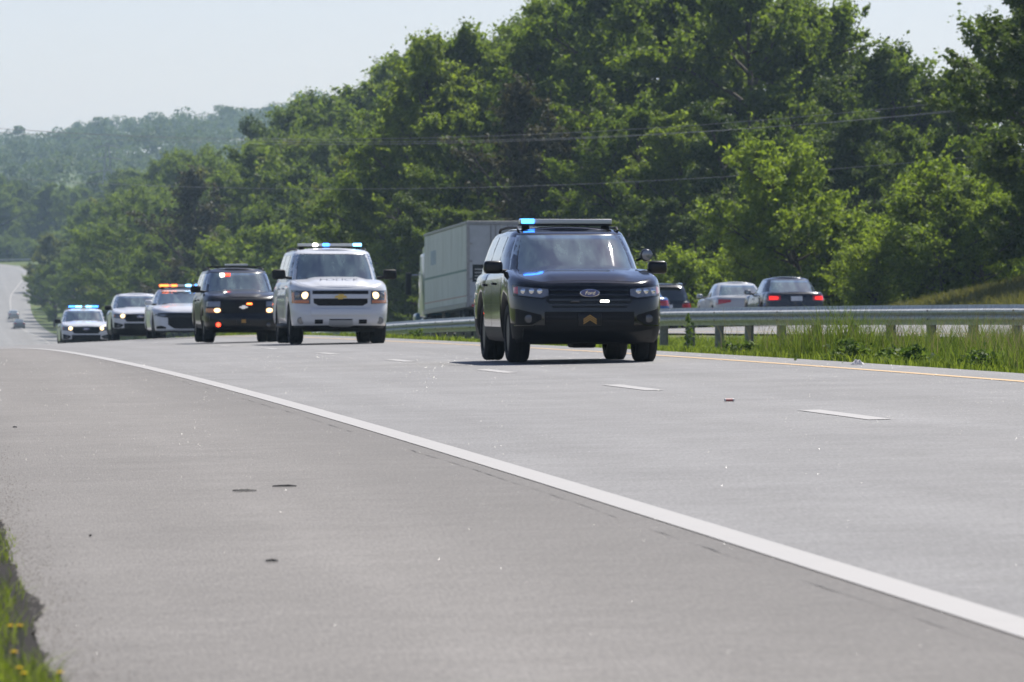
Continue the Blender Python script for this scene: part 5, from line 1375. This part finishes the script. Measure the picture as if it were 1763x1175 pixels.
# ------------------------------------------------------------------ crumbled pavement edge
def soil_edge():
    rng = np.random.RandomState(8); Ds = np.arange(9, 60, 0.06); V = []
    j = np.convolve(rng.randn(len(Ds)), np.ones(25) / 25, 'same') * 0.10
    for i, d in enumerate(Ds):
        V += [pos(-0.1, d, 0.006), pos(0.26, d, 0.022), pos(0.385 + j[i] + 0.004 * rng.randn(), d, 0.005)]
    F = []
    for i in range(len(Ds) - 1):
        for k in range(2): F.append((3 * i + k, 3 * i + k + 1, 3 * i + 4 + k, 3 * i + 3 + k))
    o = link(bpy.data.objects.new('soil_edge', mesh_np('soil_edge', V, F, simple('gritty_soil_with_shade', (0.02, 0.017, 0.014), 0.95, var=0.6, scale=60, bump=0.8, spec=0.2), smooth=True)))  # soil colour deepened to carry the shadow of the grass
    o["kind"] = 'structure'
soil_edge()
# loose grit along the edge
def grit():
    rng = np.random.RandomState(31); n = 5200
    D = 13 + 30 * rng.rand(n) ** 1.4; L = 0.36 + np.abs(rng.randn(n)) * 0.10
    X = L - sway(D); C = np.stack([X, D, height(X, D) + 0.004], 1)
    s = (0.002 + 0.0045 * rng.rand(n) ** 2)[:, None]
    T = np.array([[1, 0, 0], [-.5, .87, 0], [-.5, -.87, 0], [0, 0, 1.0]])
    R = rng.rand(n) * 6.28; ca, sa = np.cos(R), np.sin(R)
    V = np.zeros((n, 4, 3))
    for k in range(4):
        V[:, k, 0] = T[k, 0] * ca - T[k, 1] * sa; V[:, k, 1] = T[k, 0] * sa + T[k, 1] * ca; V[:, k, 2] = T[k, 2]
    V = (C[:, None, :] + V * s[:, None, :]).reshape(-1, 3)
    b = np.arange(n)[:, None] * 4
    F = np.concatenate([b + [0, 1, 3], b + [1, 2, 3], b + [2, 0, 3]], 1).reshape(-1, 3)
    o = link(bpy.data.objects.new('loose_grit', mesh_np('loose_grit', V, F, simple('grit', (0.13, 0.12, 0.11), 0.8)))); o["kind"] = 'stuff'
    tag(o, 'loose grit scattered along the crumbled shoulder edge', 'gravel')
grit()

# mirror facets added as sun glints, tilted to flash at the camera
def chips():
    rng = np.random.RandomState(77); n = 20000
    D = 13 * (90 / 13.0) ** (rng.rand(n) ** 0.85); L = 0.5 + 11 * rng.rand(n)
    X = L - sway(D); C = np.stack([X, D, height(X, D) + 0.0035], 1)
    v = np.stack([-X, -D, CAM_H - C[:, 2]], 1); v /= np.linalg.norm(v, axis=1)[:, None]
    H = v.mean(0) + np.array(sun_dir[:]); H /= np.linalg.norm(H)
    N = H + rng.randn(n, 3) * 0.24; N /= np.linalg.norm(N, axis=1)[:, None]
    T = np.cross(N, [1, 0.1, 0]); T /= np.linalg.norm(T, axis=1)[:, None]; B = np.cross(N, T)
    s = (0.00032 + 0.0006 * rng.rand(n) ** 4)[:, None] * (0.5 + D / 32.0)[:, None]
    V = np.stack([C - T * s, C + B * s, C + T * s, C - B * s], 1).reshape(-1, 3)
    F = np.arange(4 * n).reshape(-1, 4)
    o = link(bpy.data.objects.new('glint_facets', mesh_np('glint_facets', V, F, simple('glint_mirror', (0.8, 0.8, 0.78), 0.46, metal=1.0)))); o["kind"] = 'stuff'
    tag(o, 'tiny mirror facets added as sun glints all over the asphalt surface', 'gravel')
chips()

# ------------------------------------------------------------------ yellow flowers in the verge
M['petal'] = leafy('yellow_petals', (0.75, 0.52, 0.01), (0.85, 0.66, 0.02), trans=0.3, tcol=(1, 1, 0.6), objvar=0)
M['stem'] = simple('flower_stem', (0.10, 0.15, 0.04), 0.7)
def flower(x, d, h, r, label):
    rng = random.Random(int(d * 100 + x * 1000))
    o = empty('yellow_flower', (x, d, float(height(x, d))))
    lx, ly = rng.uniform(-.02, .02), rng.uniform(-.02, .02)
    MB().tube([(0, 0, -.01), (lx * .4, ly * .4, h * .5), (lx, ly, h)], [.0022, .0018, .0016], 5).build('stem', M['stem'], o)
    mb = MB()
    for ring, (n, rr, up) in enumerate(((16, r, .15), (13, r * .75, .45), (8, r * .45, .8))):
        for i in range(n):
            a = 2 * pi * i / n + ring * .2 + rng.uniform(-.08, .08); w = rr * .22; q = rr * rng.uniform(.88, 1.08)
            e = Vector((cos(a), sin(a), 0)); f = Vector((-sin(a), cos(a), 0)); u = Vector((0, 0, 1)); c = Vector((lx, ly, h + .001 + ring * .0012))
            p = [c + e * r * .05 - f * w * .3, c + e * r * .05 + f * w * .3, c + e * q * .7 + f * w + u * q * up * .5, c + e * q + f * w * .5 + u * q * up * .6, c + e * q - f * w * .5 + u * q * up * .6, c + e * q * .7 - f * w + u * q * up * .5]
            mb.add(p, [(0, 1, 2, 5), (5, 2, 3, 4)])
    mb.build('flower_head', M['petal'], o, smooth=False)
    MB().ell((lx, ly, h - .004), (r * .35, r * .35, .006), u=8, w=6).build('calyx', M['stem'], o)
    tag(o, label, 'flower', 'yellow flowers in the near verge')
for i, (x, d, h, r) in enumerate([(.218, 16.4, .14, .013), (.268, 16.3, .14, .014), (.235, 15.4, .13, .013), (.222, 14.7, .135, .012), (.243, 14.6, .125, .012), (.338, 14.6, .115, .012)]):
    flower(x, d, h, r, ['yellow flower in the verge grass behind its neighbour flower', 'yellow flower leaning out of the verge grass beside another', 'lone yellow flower low in the dense verge grass', 'taller yellow flower of a close pair in the verge grass', 'lower yellow flower of a close pair in the verge grass', 'lone yellow flower on the bare soil by the pavement edge'][i])

# ------------------------------------------------------------------ litter on the road
M['rubber'] = simple('shredded_rubber', (0.018, 0.017, 0.017), 0.8, var=0.3, scale=40)
def scrap(x, d, l, w, rz, label, name='tyre_scrap', mat='rubber', h=.005):
    rng = random.Random(int(x * 77 + d)); P = []; Q = []
    o = empty(name, (x, d, float(height(x, d)) + .004), rz)
    for i in range(9):
        u = i / 8 - .5; ww = w * (1 - (2 * u) ** 4 * .7) * rng.uniform(.75, 1.15); z = h * (1 - (2 * u) ** 2) * rng.uniform(.6, 1.2) + .002
        P.append([(u * l, -ww / 2, .001), (u * l, -ww * .2, z + .004), (u * l, ww * .25, z + .003), (u * l, ww / 2, .001)])
        Q.append([(a, b, max(0.0, c - .004)) for a, b, c in P[-1]])
    MB().slab(P, Q).build('tread', M[mat], o, smooth=False)
    tag(o, label, 'litter')
scrap(1.64, 29.4, .125, .055, .1, 'thick shred of black tyre rubber lying on the shoulder')
scrap(1.88, 29.9, .13, .022, .12, 'thin shred of black tyre rubber beside the thicker one')
scrap(1.34, 22.1, .05, .03, .0, 'small chip of dark rubber alone on the shoulder')
scrap(.70, 24.6, .012, .02, .0, 'tiny dark crumb of rubber near the verge grass')
scrap(.66, 43.5, .035, .05, .0, 'small dark scrap far along the shoulder')
M['red_plastic'] = simple('red_plastic', (0.42, 0.14, 0.13), 0.5)
M['litter_white'] = simple('litter_white', (0.55, 0.52, 0.50), 0.6)
o = empty('litter_tube', (6.75 - .17 + .17, 47.3, float(height(6.75, 47.3)) + .017), .25)
MB().lathe([(.012, -.035), (.012, .025)], (0, 0, 0), 'x', 12).build('tube', M['red_plastic'], o)
MB().lathe([(.013, .026), (.013, .04), (.01, .042)], (0, 0, 0), 'x', 12).build('cap', M['litter_white'], o)
MB().lathe([(.01, -.046), (.013, -.044), (.013, -.036)], (0, 0, 0), 'x', 12).build('cap', M['litter_white'], o)
tag(o, 'red and white plastic tube lying in the near lane', 'litter')
scrap(10.95, 66.0, .17, .12, .2, 'pale crumpled litter at the grass edge beyond the yellow line', 'crumpled_litter', 'litter_white', .05)

# ------------------------------------------------------------------ weeds in the median
M['weed'] = leafy('weed_leaves', (0.05, 0.09, 0.025), (0.12, 0.17, 0.05), trans=0.35, objvar=0)
def weed(L, D, h, label, spread=.12, n=60, stems=1, seed=1):
    rng = np.random.RandomState(seed); x, y, z = pos(L, D)
    o = empty('roadside_weed', (x, y, z)); mb = MB(); C = []
    for s in range(stems):
        a = rng.rand() * 6.28; t = Vector((cos(a) * spread * .5 * (stems > 1), sin(a) * spread * .5 * (stems > 1), h * rng.uniform(.75, 1)))
        mb.tube([(0, 0, -.02), t * .5 + Vector((.01, .01, 0)), t], [.008, .006, .003], 5)
        for i in range(n // stems):
            u = rng.rand() ** .8; p = t * u; g = rng.randn(3) * spread * (1.15 - u) * .6; C.append((p.x + g[0], p.y + g[1], max(.02, p.z + g[2] * .4)))
    mb.build('stem', M['stem'], o)
    C = np.array(C); out = np.zeros_like(C)
    v, f = leaves_np(C, rng, .065, out, up=.6, outw=0)
    link(bpy.data.objects.new('leaves', mesh_np('leaves', v, f, M['weed'])), o)
    tag(o, label, 'weed')
weed(11.95, 84.5, .62, 'tall single-stemmed weed by the pavement beside the lead SUV', .12, 70, 1, 3)
weed(12.1, 80.5, .22, 'low leafy weed beside the tall single-stemmed weed', .30, 260, 3, 4)
weed(11.95, 70.5, .28, 'low bushy weed at the grass edge before the tall grass', .34, 320, 4, 5)
weed(12.1, 67.5, .24, 'dark leafy weed patch in front of the tall grass clumps', .36, 320, 4, 6)
weed(12.2, 63.0, .22, 'broad leafy weed under the tall grass near the yellow line', .36, 300, 4, 7)
weed(13.2, 137, .34, 'leafy weed under the guardrail between the two leading SUVs', .28, 260, 3, 8)

# ------------------------------------------------------------------ overhead wires
M['wire'] = simple('bare_aluminium_wire', (0.26, 0.26, 0.26), 0.5, metal=0.4)
def wire(z0, a, um, dx, label):
    pts = []
    for i in range(41):
        u = -0.35 + 1.7 * i / 40
        pts.append((50 - 80 * u + dx, 200 + 100 * u, z0 + a * (u - um) ** 2))
    o = MB().tube(pts, .0075, 5).build('overhead_wire', M['wire'])
    tag(o, label, 'wire', 'overhead wires across the wood')
wire(6.67, 17.8, .36, 0, 'uppermost overhead power wire sagging in front of the tall wood')
wire(6.45, 17.4, .36, .9, 'overhead power wire just under the uppermost one')
wire(6.55, 17.0, .355, 1.8, 'overhead power wire of the upper bundle, strung behind the uppermost one')
wire(4.55, 16.0, .37, .5, 'single lowest overhead wire crossing low in front of the wood')

# ------------------------------------------------------------------ lattice pylon on the far slope
M['pylon'] = simple('pylon_steel', (0.22, 0.23, 0.24), 0.5, metal=0.5)
def pylon(x, d, h):
    o = empty('lattice_pylon', (x, d, float(height(x, d)) - .3))
    b, t = 2.6, .7
    for sx in (-1, 1):
        for sy in (-1, 1):
            MB().tube([(sx * b, sy * b, 0), (sx * t, sy * t, h * .8), (sx * .25, sy * .25, h)], .16, 5).build('leg', M['pylon'], o)
    for k in range(7):
        z0, z1 = h * .8 * k / 7, h * .8 * (k + 1) / 7; w0 = b + (t - b) * k / 7; w1 = b + (t - b) * (k + 1) / 7
        for sy in (-1, 1):
            MB().tube([(-w0, sy * w0, z0), (w1, sy * w1, z1)], .09, 4).build('brace', M['pylon'], o)
            MB().tube([(w0, sy * w0, z0), (-w1, sy * w1, z1)], .09, 4).build('brace', M['pylon'], o)
    for k, (zz, w) in enumerate(((.72, 4.2), (.84, 3.6), (.95, 3.0))):
        MB().tube([(-w, 0, h * zz), (0, 0, h * zz + .7), (w, 0, h * zz)], .14, 5).build('crossarm', M['pylon'], o)
    tag(o, 'grey steel lattice pylon standing in front of the hazy hillside', 'pylon')
pylon(44.0, 1395, 27)

# ------------------------------------------------------------------ green road sign by the far lanes
M['sign_green'] = simple('sign_green', (0.01, 0.13, 0.09), 0.5)
def road_sign(x, d, w, h, zc, rz=0.0):
    z = float(height(x, d)); o = empty('road_sign', (x, d, z))
    MB().rbox(-w / 2, w / 2, -.03, .03, zc - h / 2, zc + h / 2, .02, seg=1).build('sign_panel', M['sign_green'], o)
    for sx in (-1, 1): MB().rbox(sx * w * .32 - .07, sx * w * .32 + .07, .04, .16, -.3, zc + h / 2 - .1, .02, seg=1).build('post', M['post_steel'], o)
    tag(o, 'dim green road sign in front of the shaded valley trees', 'sign')
road_sign(21.6, 845, 2.6, 1.3, 5.4)

# ------------------------------------------------------------------ hazy air
def haze(density):
    mb = MB().box(-1450, 1450, -70, 6100, -14.0, 130)
    n = Nodes('haze_air')
    n.n.remove(n.b)
    pv = n.new("VolumePrincipled")
    pv.inputs['Color'].default_value = (0.60, 0.82, 1.0, 1); pv.inputs['Density'].default_value = density; pv.inputs['Anisotropy'].default_value = 0.25
    n.l(pv.outputs[0], n.out.inputs['Volume'])
    o = mb.build('haze', n.mat, smooth=False); o["kind"] = 'stuff'
haze(0.00014)
